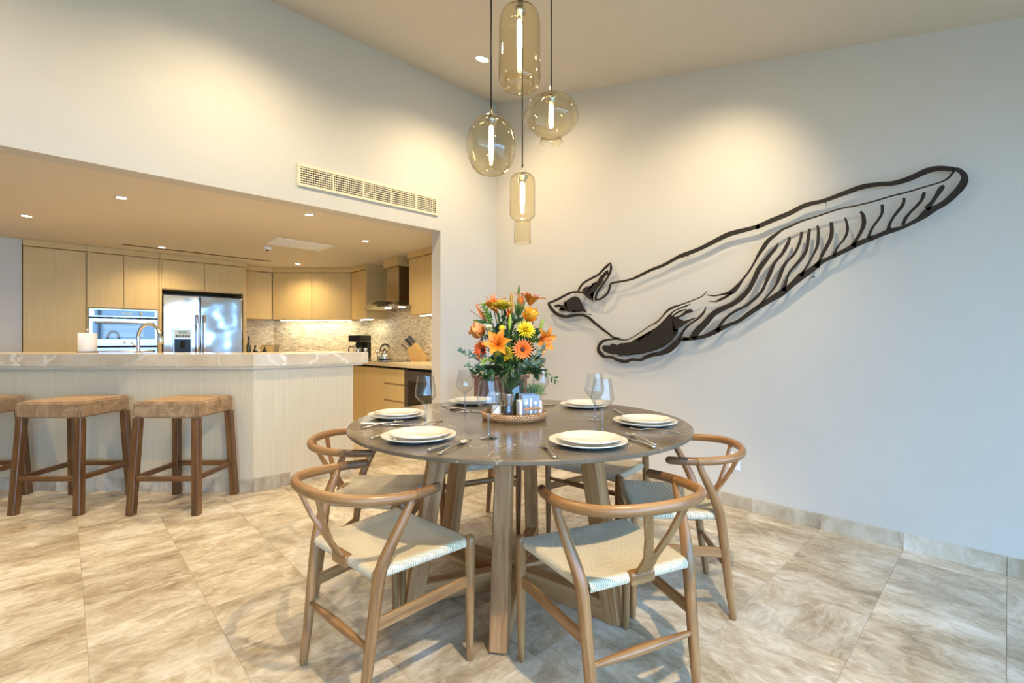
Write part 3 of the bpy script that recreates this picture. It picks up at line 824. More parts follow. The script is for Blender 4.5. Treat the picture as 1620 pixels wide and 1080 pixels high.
# ================================================================== LIGHTS IN THE SLOPING CEILING
nrm = Vector((0, SLOPE, -1)).normalized()
spots = [(2.453, 2.93, 'white recessed ceiling spot beside the pendant cords', 1.3),
         (0.78, 2.93, 'recessed ceiling spot before the kitchen opening', 1.1),
         (2.453, 0.92, 'recessed ceiling spot above the whale wall art', 0.9),
         (0.78, 0.10, 'recessed ceiling spot above the photographer', 2.6),
         (-0.9, 2.93, 'recessed ceiling spot above the bar stools', 0.8),
         (-0.9, 1.50, 'recessed ceiling spot left of the dining table', 0.6)]
for x, y, lab, tl in spots:
    aim, cone, soft = (0, 0, -1), 160, 1.0
    src = Vector((x, y, ceil_z(y)))
    if 'photographer' in lab: aim, cone, soft = C(-0.35, 2.1, 0.0) - src, 82, 0.45       # swivelled toward the table
    if 'whale' in lab: aim, cone, soft = Vector((XR - 0.1, 1.75, 1.5)) - src, 100, 0.9    # swivelled toward the art
    downlight('downlight', (x, y, ceil_z(y) - 0.0005), lab, nrm, 0.05, SPOT_W * tl, cone, soft, 'dining ceiling spots', aim, 0.022)

# ================================================================== DINING TABLE
TC = C(0.034, 2.198)             # table centre on the floor
TZ = 0.757; TR = 0.76
tb = empty('dining_table', TC, YAW, 'round dark marble dining table on six slanted teak legs', 'dining table')
link('tabletop', lathe_me([(0.0001, TZ), (TR - 0.004, TZ), (TR, TZ - 0.004), (TR, TZ - 0.014), (TR - 0.003, TZ - 0.017), (0.0001, TZ - 0.017)], 128, False), M_table, tb)
for q in range(6):
    a = math.radians(-39.5 + 60 * q); u = Vector((math.cos(a), math.sin(a), 0)); z = Vector((0, 0, 1))
    beam('leg', u * 0.487 + z * 0.0, u * 0.365 + z * 0.7395, 0.066, 0.076, M_teak, tb, u, 0.005)
    beam('foot_beam', u * 0.455 + z * 0.042, u * 0.036 + z * 0.042, 0.064, 0.082, M_teak, tb, (0, 0, 1), 0.004)
    beam('top_rail', u * 0.325 + z * 0.705, u * 0.036 + z * 0.705, 0.06, 0.06, M_teak, tb, (0, 0, 1), 0.003)
link('hub', lathe_me([(0.0001, 0.002), (0.038, 0.002), (0.038, 0.081), (0.0001, 0.081)], 6, False), M_teak, tb)

# ================================================================== CHAIRS
def seat_me():
    zt = 0.432
    cor = [Vector((-0.215, 0.195)), Vector((0.215, 0.195)), Vector((0.183, -0.150)), Vector((-0.183, -0.150))]
    cen = Vector((0, 0.028))
    V, F, U = [], [], []
    prof = [(0.002, -0.034), (0.012, -0.029), (0.016, -0.016), (0.011, -0.004), (0.0, 0.0)]
    for s in range(4):
        A, B = cor[s], cor[(s + 1) % 4]; e = (B - A); L = e.length; e = e / L
        n = Vector((-e.y, e.x))
        if (cen - A).dot(n) < 0: n = -n
        foot = (cen - A).dot(e); hgt = (cen - A).dot(n)
        N = 18; rows = len(prof) + 5; k0 = len(V)
        cols = sorted(set([L * i / N for i in range(N + 1)] + [foot]))
        for d in cols:
            inner = hgt * (d / foot if d <= foot else (L - d) / (L - foot))
            pts = []
            for o_, z in prof: pts.append((A + e * d - n * o_, zt + z))
            for t in (0.2, 0.45, 0.7, 0.9, 1.0):
                p = A + e * d + n * (inner * t)
                r = min(1.0, (p - cen).length / 0.22)
                pts.append((p, zt - 0.016 * (1 - r * r)))
            for i, (p, z) in enumerate(pts):
                V.append((p.x, p.y, z)); U.append((d, i * 0.01))
        for c in range(len(cols) - 1):
            for r in range(rows - 1):
                a = k0 + c * rows + r; F.append((a, a + 1, a + rows + 1, a + rows))
    me = mk(V, F, U, True)
    return recalc(me)
def splat_me():
    out = [(-0.029, 0), (-0.026, 0.30), (-0.052, 0.62), (-0.082, 1.0), (-0.054, 1.0), (-0.028, 0.66), (-0.004, 0.385), (0.004, 0.385), (0.028, 0.66), (0.054, 1.0), (0.082, 1.0), (0.052, 0.62), (0.026, 0.30), (0.029, 0)]
    a, b = Vector((0, -0.162, 0.418)), Vector((0, -0.272, 0.652)); d = b - a
    n = Vector((0, -d.z, d.y)).normalized() * 0.0045
    V, F, U = [], [], []
    for sgn in (-1, 1):
        for u, h in out: p = a + d * h + Vector((u, 0, 0)) + n * sgn - Vector((0, 0.02, 0)) * math.sin(PI * h) * 0.6; V.append(p); U.append((u, h * 0.3))
    m = len(out)
    F.append(tuple(range(m))); F.append(tuple(reversed(range(m, 2 * m))))
    for i in range(m): F.append((i, (i + 1) % m, m + (i + 1) % m, m + i))
    return recalc(mk(V, F, U))
def make_chair():
    t = empty('wishbone_chair')
    t['category'] = 'chair'
    for s in (-1, 1):
        link('leg', tube_me([(s * 0.225, 0.200, 0.006, 0.0125), (s * 0.2265, 0.199, 0.15, 0.0155), (s * 0.228, 0.198, 0.30, 0.0175), (s * 0.229, 0.198, 0.427, 0.0175)], 3, 12), M_chair, t)
    for s in (-1, 1):
        link('leg', tube_me([(s * 0.190, -0.200, 0.007, 0.0135), (s * 0.193, -0.182, 0.14, 0.0165), (s * 0.197, -0.165, 0.28, 0.0185), (s * 0.201, -0.150, 0.40, 0.0195), (s * 0.208, -0.134, 0.46, 0.0190),
                             (s * 0.224, -0.098, 0.54, 0.0165), (s * 0.233, -0.068, 0.60, 0.0140), (s * 0.236, -0.056, 0.630, 0.0125)], 4, 12), M_chair, t)
    # bent top rail with darker arm ends
    ring = [(-0.222, 0.056, 0.642), (-0.235, 0.01, 0.643), (-0.241, -0.055, 0.645), (-0.233, -0.125, 0.648), (-0.203, -0.195, 0.653), (-0.149, -0.245, 0.658), (-0.080, -0.273, 0.661), (0, -0.282, 0.662)]
    full = ring + [(-x, y, z) for x, y, z in reversed(ring[:-1])]
    P = catmull(full, 6)
    n = len(P)
    def rad(i):
        f = abs(i - (n - 1) / 2) / ((n - 1) / 2)
        return (0.0155 - 0.002 * (1 - f), 0.0160 + 0.002 * (1 - f))
    cut = 11
    rr = [P[i] + rad(i) for i in range(n)]
    link('top_rail', tube_me(rr[cut:n - cut], 1, 14, False, up=(0, 0, 1)), M_chair, t)
    link('arm_end', tube_me(rr[:cut + 1], 1, 14, True), M_arm, t)
    link('arm_end', tube_me(rr[n - cut - 1:], 1, 14, True), M_arm, t)
    link('back_splat', splat_me(), M_chair, t)
    link('seat', seat_me(), M_cord, t)
    obox('seat_rail', (0, -0.158, 0.414), (0.092, 0.032, 0.040), M_chair, t, bev=0.008, seg=2, axis=0)
    for s in (-1, 1):
        beam('side_stretcher', (s * 0.2265, 0.186, 0.285), (s * 0.1965, -0.158, 0.270), 0.015, 0.040, M_chair, t, (0, 0, 1), 0.005)
    link('rear_stretcher', tube_me([(-0.185, -0.176, 0.205, 0.008), (-0.1, -0.176, 0.205, 0.012), (0, -0.176, 0.205, 0.0145), (0.1, -0.176, 0.205, 0.012), (0.185, -0.176, 0.205, 0.008)], 4, 10, False), M_chair, t)
    link('front_stretcher', tube_me([(-0.22, 0.199, 0.335, 0.008), (-0.1, 0.199, 0.335, 0.012), (0, 0.199, 0.335, 0.0145), (0.1, 0.199, 0.335, 0.012), (0.22, 0.199, 0.335, 0.008)], 4, 10, False), M_chair, t)
    return t
chair0 = make_chair()
CH_SPOTS = [(228, 0.523, 'oak wishbone chair with cord seat at front left, nearest the camera on the bar side'),
            (294.5, 0.494, 'oak wishbone chair in the centre foreground, its curved back toward the camera'),
            (353, 0.488, 'oak wishbone chair at the right of the table in front of the wall outlet'),
            (47, 0.50, 'oak wishbone chair behind the table by the right wall, seat seen under the tabletop'),
            (114, 0.50, 'oak wishbone chair at the far side of the table, seat glimpsed between table legs'),
            (176, 0.485, 'oak wishbone chair on the left of the table, facing right before the bar')]
for i, (ang, rf, lab) in enumerate(CH_SPOTS):
    o = chair0 if i == 0 else copy_tree(chair0)
    a = math.radians(ang); u = Vector((math.cos(a), math.sin(a)))
    o.location = C(0.034 + u.x * (rf + 0.2), 2.198 + u.y * (rf + 0.2), 0.0)
    f = C(-u.x, -u.y)
    o.rotation_euler = (0, 0, math.atan2(-f.x, f.y))
    tag(o, lab, 'chair', 'wishbone chairs around the round table')

# leather chair in the corner behind the table
t = empty('leather_chair', C(-0.10, 4.32), YAW, 'low brown leather chair with wooden top rail in the corner behind the flowers', 'chair')
for s in (-1, 1):
    beam('leg', (s * 0.21, -0.2, 0), (s * 0.21, -0.2, 0.80), 0.04, 0.04, M_brownwood, t, (0, 1, 0))
    beam('leg', (s * 0.21, 0.2, 0), (s * 0.21, 0.2, 0.42), 0.04, 0.04, M_brownwood, t, (0, 1, 0))
box('top_rail', (-0.25, -0.225, 0.802), (0.25, -0.18, 0.83), M_brownwood, t, 0.006)
box('backrest', (-0.188, -0.222, 0.44), (0.188, -0.18, 0.799), M_leather, t, 0.012, 2)
box('seat', (-0.23, -0.175, 0.40), (0.23, 0.24, 0.46), M_leather, t, 0.015, 2)

# ================================================================== BAR STOOLS
def make_stool():
    t = empty('bar_stool'); t['category'] = 'stool'
    bm = bmesh.new(); bmesh.ops.create_cube(bm, size=1.0)
    for v in bm.verts:
        v.co = Vector((v.co.x * 0.420, v.co.y * 0.40, v.co.z * 0.105))
    bmesh.ops.bevel(bm, geom=list(bm.edges), offset=0.011, segments=3, affect='EDGES')
    bmesh.ops.subdivide_edges(bm, edges=[e for e in bm.edges if e.calc_length() > 0.2], cuts=7, use_grid_fill=True)
    for v in bm.verts:
        if v.co.z > 0.04: v.co.z += 0.004 * (1 - (v.co.x / 0.21) ** 2) * (1 - (v.co.y / 0.2) ** 2)
        if v.co.z < -0.03: v.co.x *= 1.0
    me = bpy.data.meshes.new('cushion'); bm.to_mesh(me); bm.free()
    cu = link('cushion', me, M_suede, t, (0, 0, 0.674))
    pv = []
    for sx in (-1, 1):
        link('piping', tube_me([(sx * 0.205, -0.198, -0.045, 0.0022), (sx * 0.206, -0.199, 0.0, 0.0022), (sx * 0.203, -0.196, 0.046, 0.0022)], 2, 6), M_suede, cu)
    for sx in (-1, 1):
        for sy in (-1, 1):
            beam('leg', (sx * 0.211, sy * 0.208, 0.0), (sx * 0.190, sy * 0.176, 0.6215), 0.046, 0.046, M_stool, t, (0, 1, 0), 0.004)
    k = 0.200
    for s in (-1, 1):
        beam('stretcher', (-k + 0.022, s * k, 0.232), (k - 0.022, s * k, 0.232), 0.022, 0.034, M_stool, t)
        beam('stretcher', (s * k, -k + 0.022, 0.232), (s * k, k - 0.022, 0.232), 0.022, 0.034, M_stool, t)
    return t
st0 = make_stool()
for i, (X, lab) in enumerate(((-2.250, 'tan suede bar stool with dark wooden legs, nearest the bar corner'), (-3.010, 'tan suede bar stool with dark wooden legs, middle of the three'), (-3.770, 'tan suede bar stool cut off by the left picture edge'))):
    o = st0 if i == 0 else copy_tree(st0)
    o.location = C(X, 3.255, 0.0); o.rotation_euler = (0, 0, YAW)
    tag(o, lab, 'stool', 'bar stools in front of the breakfast bar')

# ================================================================== TABLEWARE
def plate_me(r, h):
    pr = [(0.0001, 0.003), (r * 0.60, 0.003), (r * 0.66, 0.006), (r * 0.72, h * 0.55), (r * 0.97, h), (r, h + 0.001), (r, h - 0.002), (r * 0.74, h * 0.55 - 0.005), (r * 0.62, 0.0), (0.0001, 0.0)]
    return lathe_me(pr, 48)
PL_A, PL_B = plate_me(0.138, 0.019), plate_me(0.112, 0.016)
PL_A.materials.append(M_porc); PL_B.materials.append(M_porc)
SET = [((-0.3456, 1.754), 'at the front left place setting'), ((0.268, 1.666), 'at the front right place setting in the centre'), ((0.582, 2.069), 'at the right-hand place setting'),
       ((-0.549, 2.263), 'at the left place setting next to the bar'), ((0.404, 2.62), 'at the far right place setting by the whale tail'), ((-0.23, 2.76), 'at the far left place setting behind a wine glass')]
for (X, Y), lab in SET:
    p = C(X, Y, TZ + 0.0005)
    o = link('dinner_plate', PL_A, None, None, p); tag(o, 'large white dinner plate, lower one ' + lab, 'plate', 'dinner plates')
    p = C(X + 0.004, Y - 0.002, TZ + 0.0125)
    o = link('side_plate', PL_B, None, None, p); tag(o, 'smaller white plate on top ' + lab, 'plate', 'small plates')
# wine glasses
gb = lathe_me(smooth_prof([(0.0045, 0.092), (0.012, 0.096), (0.030, 0.112), (0.0435, 0.130), (0.0450, 0.140), (0.0420, 0.165), (0.0370, 0.195), (0.0340, 0.216)], 4), 32)
gs = lathe_me(smooth_prof([(0.0085, 0.006), (0.0048, 0.014), (0.0038, 0.035), (0.0036, 0.070), (0.0046, 0.0925)], 3), 14)
gf_ = lathe_me([(0.0085, 0.006), (0.018, 0.0035), (0.034, 0.0015), (0.036, 0.0008), (0.034, 0.0003), (0.0001, 0.0003)], 32)
gb.materials.append(M_glass)
for m_ in (gs, gf_): m_.materials.append(M_stemglass)
GL = [((-0.370, 2.02), 'beside the left plates in front of the wine cooler'), ((-0.244, 2.44), 'at the back left, before the white wall stub'), ((-0.088, 1.77), 'in front of the rattan tray'),
      ((0.383, 2.184), 'right of the tray, partly hidden behind another glass'), ((0.358, 1.868), 'nearest the centre right plates'), ((0.16, 2.62), 'behind the flowers and green fern')]
for (X, Y), lab in GL:
    t = empty('wine_glass', C(X, Y, TZ + 0.0004), 0, 'clear stemmed wine glass ' + lab, 'wine glass', 'wine glasses on the table')
    link('bowl', gb, None, t); link('stem', gs, None, t); link('foot', gf_, None, t)
# cutlery, lying along +x with the handle end at x=0
def flat_me(outline, z0, z1, zc=None):
    "outline: (x, halfwidth, z)"
    V, F = [], []
    for x, hw, z in outline: V += [(x, -hw, z), (x, hw, z), (x, hw * 0.9, z + z1), (x, -hw * 0.9, z + z1)]
    for i in range(len(outline) - 1):
        for j in range(4): F.append((i * 4 + j, i * 4 + (j + 1) % 4, (i + 1) * 4 + (j + 1) % 4, (i + 1) * 4 + j))
    F += [(0, 1, 2, 3), tuple(4 * (len(outline) - 1) + j for j in (3, 2, 1, 0))]
    return recalc(mk(V, F, None, True))
hk = tube_me([(0.004, 0, 0.006, 0.0085, 0.0055), (0.03, 0, 0.006, 0.0075, 0.005), (0.085, 0, 0.006, 0.0055, 0.0045), (0.1, 0, 0.006, 0.0065, 0.005)], 3, 10)
kb = flat_me([(0.095, 0.004, 0.004), (0.11, 0.007, 0.004), (0.18, 0.0095, 0.003), (0.215, 0.008, 0.002), (0.232, 0.002, 0.002)], 0, 0.0022)
hs_ = tube_me([(0.003, 0, 0.003, 0.0095, 0.003), (0.03, 0, 0.004, 0.007, 0.0025), (0.08, 0, 0.009, 0.0038, 0.0025), (0.125, 0, 0.009, 0.0034, 0.0025), (0.142, 0, 0.006, 0.005, 0.0022)], 3, 8)
# spoon bowl
sv, sf = [], []
for i in range(9):
    u = i / 8; x = 0.138 + 0.058 * u; hw = 0.0195 * math.sin(PI * (0.06 + 0.90 * u)) ** 0.75
    for j in range(7):
        v = -1 + j / 3; sv.append((x, v * hw, 0.0075 - 0.006 * (1 - v * v) * math.sin(PI * u) + 0.004 * abs(u - 0.4)))
for i in range(8):
    for j in range(6): a = i * 7 + j; sf.append((a, a + 1, a + 8, a + 7))
spb = mk(sv, sf, None, True)
hf = tube_me([(0.003, 0, 0.003, 0.0095, 0.003), (0.03, 0, 0.004, 0.007, 0.0025), (0.08, 0, 0.009, 0.0038, 0.0025), (0.12, 0, 0.009, 0.004, 0.0025), (0.138, 0, 0.006, 0.010, 0.002), (0.150, 0, 0.003, 0.0125, 0.002)], 3, 8, False)
tine = tube_me([(0.148, 0, 0.003, 0.0021, 0.0012), (0.172, 0, 0.002, 0.0019, 0.0012), (0.198, 0, 0.008, 0.0010, 0.0008)], 4, 6)
for m_ in (hk, kb, hs_, spb, hf, tine): m_.materials.append(M_silver)
def cutlery(kind, a, b, lab, flip=False):
    "handle end seen at photo point a, tip toward photo point b; rests on the table top"
    pa, pb = onz(a[0], a[1], TZ + 0.004), onz(b[0], b[1], TZ + 0.004)
    rz = math.atan2((pb - pa).y, (pb - pa).x)
    t = empty(kind, (pa.x, pa.y, TZ + 0.0006), rz, lab, kind, 'cutlery on the table')
    if kind == 'table_knife': link('handle', hk, None, t); link('blade', kb, None, t); t['category'] = 'knife'
    if kind == 'table_spoon': link('handle', hs_, None, t); link('bowl', spb, None, t); t['category'] = 'spoon'
    if kind == 'table_fork':
        link('handle', hf, None, t); t['category'] = 'fork'
        for k in range(4): link('tine', tine, None, t, (0, -0.0102 + 0.0068 * k, 0))
cutlery('table_knife', (677, 713), (742, 695), 'silver table knife right of the front left plates')
cutlery('table_spoon', (694, 717), (757, 690), 'silver spoon beside the knife at the front left setting')
cutlery('table_fork', (586, 693), (622, 684), 'silver fork half under the front left plate')
cutlery('table_knife', (571, 671), (650, 672), 'silver table knife before the left plates near the bar')
cutlery('table_spoon', (573, 676), (646, 666), 'silver spoon crossing the knife at the left setting')
cutlery('table_fork', (700, 664), (655, 677), 'silver fork near the foot of the left wine glass')
cutlery('table_fork', (878, 723), (846, 691), 'silver fork left of the centre front plates, tines toward the tray')
cutlery('table_spoon', (1037, 703), (975, 680), 'silver spoon right of the centre front plates')
cutlery('table_knife', (1035, 708), (985, 690), 'silver table knife beside the spoon at the centre front setting')
cutlery('table_fork', (1076, 684), (1003, 678), 'silver fork before the right-hand plates')
cutlery('table_knife', (971, 648), (1000, 662), 'silver table knife half under the right-hand plate')
cutlery('table_knife', (878, 640), (868, 641), 'silver table knife left of the far right plate')
cutlery('table_spoon', (701, 641), (722, 649), 'silver spoon at the far left setting near the wine cooler')
cutlery('table_knife', (712, 645), (735, 648), 'silver table knife behind the back left wine glass')

# tray with condiments
TRY = C(0.010, 2.215, TZ)
t = empty('rattan_tray', TRY + Vector((0, 0, 0.0004)), YAW, 'round woven rattan tray with small handles in the middle of the table', 'tray')
R = 0.152
link('rim', lathe_me([(R - 0.012, 0.006), (R - 0.010, 0.036), (R - 0.004, 0.040), (R + 0.002, 0.036), (R + 0.001, 0.018), (R - 0.006, 0.001), (R - 0.012, 0.006)], 64), M_rattan, t)
link('base', lathe_me([(0.0001, 0.0055), (R - 0.0125, 0.0055), (R - 0.0125, 0.0005), (0.0001, 0.0005)], 48), M_rattan, t)
M_cane = plain('cane', srgb(186, 132, 82), 0.4)
for ang in (-58, 122):
    a = math.radians(ang); c_, s_ = math.cos(a), math.sin(a)
    hnd = link('handle', tube_me([(R * c_ - 0.04 * -s_, R * s_ - 0.04 * c_, 0.064, 0.0052), (R * c_, R * s_, 0.066, 0.0052), (R * c_ + 0.04 * -s_, R * s_ + 0.04 * c_, 0.064, 0.0052)], 4, 10), M_cane, t)
    for k in (-0.032, 0.032): link('handle_post', tube_me([(R * c_ - k * -s_, R * s_ - k * c_, 0.034, 0.003), (R * c_ - k * -s_, R * s_ - k * c_, 0.062, 0.003)], 1, 8), M_cane, t)
TB = TZ + 0.0064
def grinder(X, Y, lab, fill):
    t = empty('spice_grinder', C(X, Y, TB), 0, lab, 'grinder', 'grinders on the tray')
    link('glass_jar', lathe_me([(0.0001, 0.0), (0.0245, 0.0), (0.0250, 0.004), (0.0195, 0.062), (0.0190, 0.068)], 24), fill, t)
    link('steel_head', lathe_me([(0.0190, 0.0685), (0.0195, 0.072), (0.0250, 0.116), (0.0255, 0.120), (0.0235, 0.1225), (0.0001, 0.1225)], 24), M_steel, t)
M_pepper = plain('pepper_jar', srgb(58, 54, 58), 0.06, spec=1.0, noise=0.3, nscale=120)
M_salt = plain('salt_jar', srgb(226, 226, 228), 0.2)
grinder(-0.018, 2.125, 'steel topped pepper grinder with dark glass jar on the tray', M_pepper)
grinder(-0.072, 2.155, 'steel topped salt grinder with white contents on the tray', M_salt)
# napkin holder
nh = empty('napkin_holder', C(0.078, 2.175, TB), YAW + math.radians(14), 'grey steel napkin holder with fork, knife and spoon cut-outs', 'napkin holder')
box('base_plate', (-0.05, -0.035, 0), (0.05, 0.035, 0.003), M_steel, nh, 0.001)
M_hold = plain('grey_holder_steel', (0.26, 0.28, 0.31, 1), 0.4, 0.6)
for yy in (-0.034, 0.032):
    pl_ = box('side_plate', (-0.041, yy, 0.0032), (0.041, yy + 0.002, 0.115), M_hold, nh, 0.0008)
    off = -0.0016 if yy < 0 else 0.0016
    # cut-out shapes read as pale inlays of the napkins behind
    for k, xx in enumerate((-0.022, 0.0, 0.022)):
        hgt = 0.055
        link('cutout_handle', box_me(0.0042, 0.0008, 0.045, 0.0003), M_white, pl_, (xx, off, -0.020))
        if k == 1: link('cutout_blade', box_me(0.006, 0.0008, 0.036, 0.0003), M_white, pl_, (xx, off, 0.0215))
        else:
            link('cutout_head', lathe_me([(0.0001, -0.0005), (0.0080, -0.0005), (0.0080, 0.0005), (0.0001, 0.0005)], 14, False), M_white, pl_, (xx, off, 0.018), (PI / 2, 0, 0))
            if k == 0:
                for dx in (-0.006, 0, 0.006): link('cutout_tine', box_me(0.0022, 0.0008, 0.016, 0.0002), M_white, pl_, (xx + dx, off, 0.030))
M_napkin = plain('paper_napkin', srgb(240, 240, 240), 0.8, noise=0.03, nscale=60)
for k in range(6):
    o = empty('napkin', nh.location + Vector((0, 0, 0.0034)), nh.rotation_euler.z, 'folded white paper napkin standing in the steel holder', 'napkin', 'napkins in the holder')
    w_ = 0.053 + 0.001 * random.random()
    y0 = -0.0315 + k * 0.0104
    box('folded_sheet', (-w_, y0, 0), (w_, y0 + 0.0095, 0.082 + 0.003 * random.random()), M_napkin, o, 0.003, 2)

# ================================================================== PLANTS
M_leaf = plain('dark_leaf', srgb(46, 74, 40), 0.45, noise=0.35, nscale=30)
M_leaf2 = plain('mid_leaf', srgb(82, 116, 48), 0.45, noise=0.3, nscale=30)
M_euca = plain('eucalyptus_leaf', srgb(98, 124, 112), 0.6, noise=0.2, nscale=40)
M_fern = plain('pale_fern', srgb(138, 164, 112), 0.6, noise=0.3, nscale=60)
M_stem = plain('green_stem', srgb(92, 122, 52), 0.5)
M_bud = plain('lily_bud', srgb(150, 170, 62), 0.45, noise=0.15, nscale=30)
def petal_col(name, c0, c1):
    "colour runs from base c0 to tip c1 along v"
    k = NT(name); uv = k.n('ShaderNodeUVMap'); sx = k.n('ShaderNodeSeparateXYZ'); k.l(uv.outputs['UV'], sx.inputs[0])
    r = k.n('ShaderNodeValToRGB'); r.color_ramp.elements[0].color = c0; r.color_ramp.elements[1].color = c1
    k.l(sx.outputs['Y'], r.inputs['Fac']); k.l(r.outputs['Color'], k.b.inputs['Base Color'])
    k.b.inputs['Roughness'].default_value = 0.5; k.b.inputs['Subsurface Weight'].default_value = 0.0
    return k.m
M_lily = petal_col('orange_lily_petal', srgb(214, 120, 20), srgb(244, 146, 40))
M_gerb = petal_col('orange_gerbera_petal', srgb(214, 84, 18), srgb(240, 124, 40))
M_red = petal_col('red_orange_petal', srgb(190, 66, 22), srgb(222, 92, 34))
M_rose = petal_col('tan_orange_rose', srgb(196, 110, 40), srgb(232, 156, 84))
M_rosey = petal_col('golden_rose', srgb(232, 140, 30), srgb(246, 178, 52))
M_yel = petal_col('yellow_mum_petal', srgb(214, 178, 20), srgb(246, 222, 50))
M_ygr = petal_col('green_gold_mum_petal', srgb(128, 110, 24), srgb(214, 190, 44))
M_strel = petal_col('upright_orange_petal', srgb(186, 92, 22), srgb(236, 138, 52))
M_grn = petal_col('bell_green', srgb(112, 150, 52), srgb(166, 200, 96))
M_cream2 = petal_col('cream_snapdragon', srgb(196, 206, 150), srgb(240, 238, 214))
def petal_me(L, W, curl, cup, tip=1.0, nl=7, nw=4, base=0.2, th=0.0):
    "petal rising along +z at the base and bending outward (+x); curl in radians over its length"
    V, F, U = [], [], []
    x = z = 0.0; a = 0.0
    for i in range(nl + 1):
        t = i / nl
        w_ = W * (base + (1 - base) * math.sin(PI * min(1, t * 0.95 + 0.05) ** 0.9)) if t < 0.999 else W * 0.06 * tip
        w_ = W * max(0.05, (base * (1 - t) + math.sin(PI * t ** 0.85) * (1 - 0.1 * t)))
        if i == nl: w_ = W * 0.08 * tip
        for j in range(nw + 1):
            v = -1 + 2 * j / nw
            V.append((x - cup * W * v * v * math.cos(a) * -1 * -1, v * w_, z + cup * W * v * v * math.sin(a))); U.append(((v + 1) / 2, t))
        a += curl / nl * (0.5 + t)
        x += math.sin(a) * L / nl; z += math.cos(a) * L / nl
    for i in range(nl):
        for j in range(nw):
            q = i * (nw + 1) + j; F.append((q, q + 1, q + nw + 2, q + nw + 1))
    return mk(V, F, U, True)
VAS = C(0.006, 2.275, TB)
VT = 0.945                       # vase rim height
def stem_to(t, mat_inv, r=0.0022):
    pass
def flower(name, px, py, Y, dirc, lab, cat='flower', stem=True, rs=0.0022):
    "dirc: facing as (right, toward camera, up)"
    p = ondepth(px, py, Y)
    d = C(dirc[0], -dirc[1]); d.z = dirc[2]; d.normalize()
    t = empty(name, p, 0, lab, cat, 'flowers in the glass vase')
    t.rotation_mode = 'XYZ'
    q = Vector((0, 0, 1)).rotation_difference(d); t.rotation_euler = q.to_euler()
    if stem:
        inv = (Matrix.Translation(p) @ q.to_matrix().to_4x4()).inverted()
        k = random.uniform(0, 2 * PI)
        foot = VAS + Vector((0.03 * math.cos(k), 0.03 * math.sin(k), 0.012))
        neck = VAS.lerp(p, 0.25); neck = Vector((VAS.x + (p.x - VAS.x) * 0.18, VAS.y + (p.y - VAS.y) * 0.18, VT - 0.005))
        back = p - d * 0.03
        pts = [tuple(inv @ v) + (rs,) for v in (p - d * 0.004, back, (back + neck) / 2 + Vector((0, 0, 0.01)), neck, foot)]
        link('stem', tube_me(pts, 3, 6), M_stem, t)
    return t
def petals(t, me, mat, n, tilt=0.0, z=0.0, r=0.0, ph=0.0, name='petal', jit=0.0):
    if not me.materials: me.materials.append(mat)
    for k in range(n):
        a = 2 * PI * k / n + ph
        o = link(name, me, None, t, (r * math.cos(a), r * math.sin(a), z))
        o.rotation_euler = (Matrix.Rotation(a, 3, 'Z') @ Matrix.Rotation(tilt + random.uniform(-jit, jit), 3, 'Y')).to_euler()
lily_p = petal_me(0.078, 0.0165, 1.55, 0.25)
lily_in = petal_me(0.074, 0.020, 1.45, 0.2)
def lily(px, py, Y, d, lab, s=1.0):
    t = flower('lily', px, py, Y, d, lab)
    petals(t, lily_p, M_lily, 3, 0.35, 0, 0.004, 0.3); petals(t, lily_in, M_lily, 3, 0.3, 0.001, 0.004, 0.3 + PI / 3)
    for k in range(6):
        a = k * PI / 3 + 0.1
        link('stamen', tube_me([(0.002 * math.cos(a), 0.002 * math.sin(a), 0, 0.0009), (0.012 * math.cos(a), 0.012 * math.sin(a), 0.03, 0.0009), (0.024 * math.cos(a), 0.024 * math.sin(a), 0.048, 0.0022)], 3, 5), M_red, t)
    t.scale = (s, s, s)
    return t
lily(788, 546, 2.17, (-0.12, 1, 0.35), 'big open orange lily at the front of the bouquet', 1.12)
lily(853, 536, 2.22, (0.75, 0.75, -0.15), 'orange lily facing right at the edge of the bouquet', 1.15)
lily(782, 492, 2.34, (-0.2, 0.15, 1), 'orange lily pointing up at the upper left of the bouquet', 1.2)
lily(838, 483, 2.34, (0.25, 0.1, 1), 'orange lily pointing up at the upper right of the bouquet', 1.2)
gp = petal_me(0.050, 0.0052, 0.9, 0.1, base=0.5, nl=5, nw=2)
gp2 = petal_me(0.032, 0.0045, 0.8, 0.1, base=0.5, nl=5, nw=2)
M_dkc = plain('gerbera_centre', srgb(66, 26, 14), 0.7, noise=0.4, nscale=200)
def gerbera(px, py, Y, d, lab, mat, s=1.0):
    t = flower('gerbera', px, py, Y, d, lab)
    m1, m2 = gp.copy(), gp2.copy()
    petals(t, m1, mat, 20, 0.75, 0, 0.007, 0, jit=0.08); petals(t, m2, mat, 16, 0.55, 0.002, 0.006, 0.1, jit=0.08)
    link('centre', lathe_me([(0.012, 0.004), (0.011, 0.008), (0.006, 0.0105), (0.0001, 0.011)], 16), M_dkc, t)
    t.scale = (s, s, s)
gerbera(826.5, 553, 2.155, (0.10, 1, 0.12), 'round orange gerbera with dark centre at the front', M_gerb)
gerbera(765, 554, 2.20, (-0.75, 0.7, 0.05), 'red-orange gerbera seen from the side at the left', M_red, 1.05)
rp = [petal_me(0.050, 0.021, 0.35, 0.55, base=0.6), petal_me(0.046, 0.018, 0.12, 0.7, base=0.6), petal_me(0.042, 0.014, -0.1, 0.8, base=0.6)]
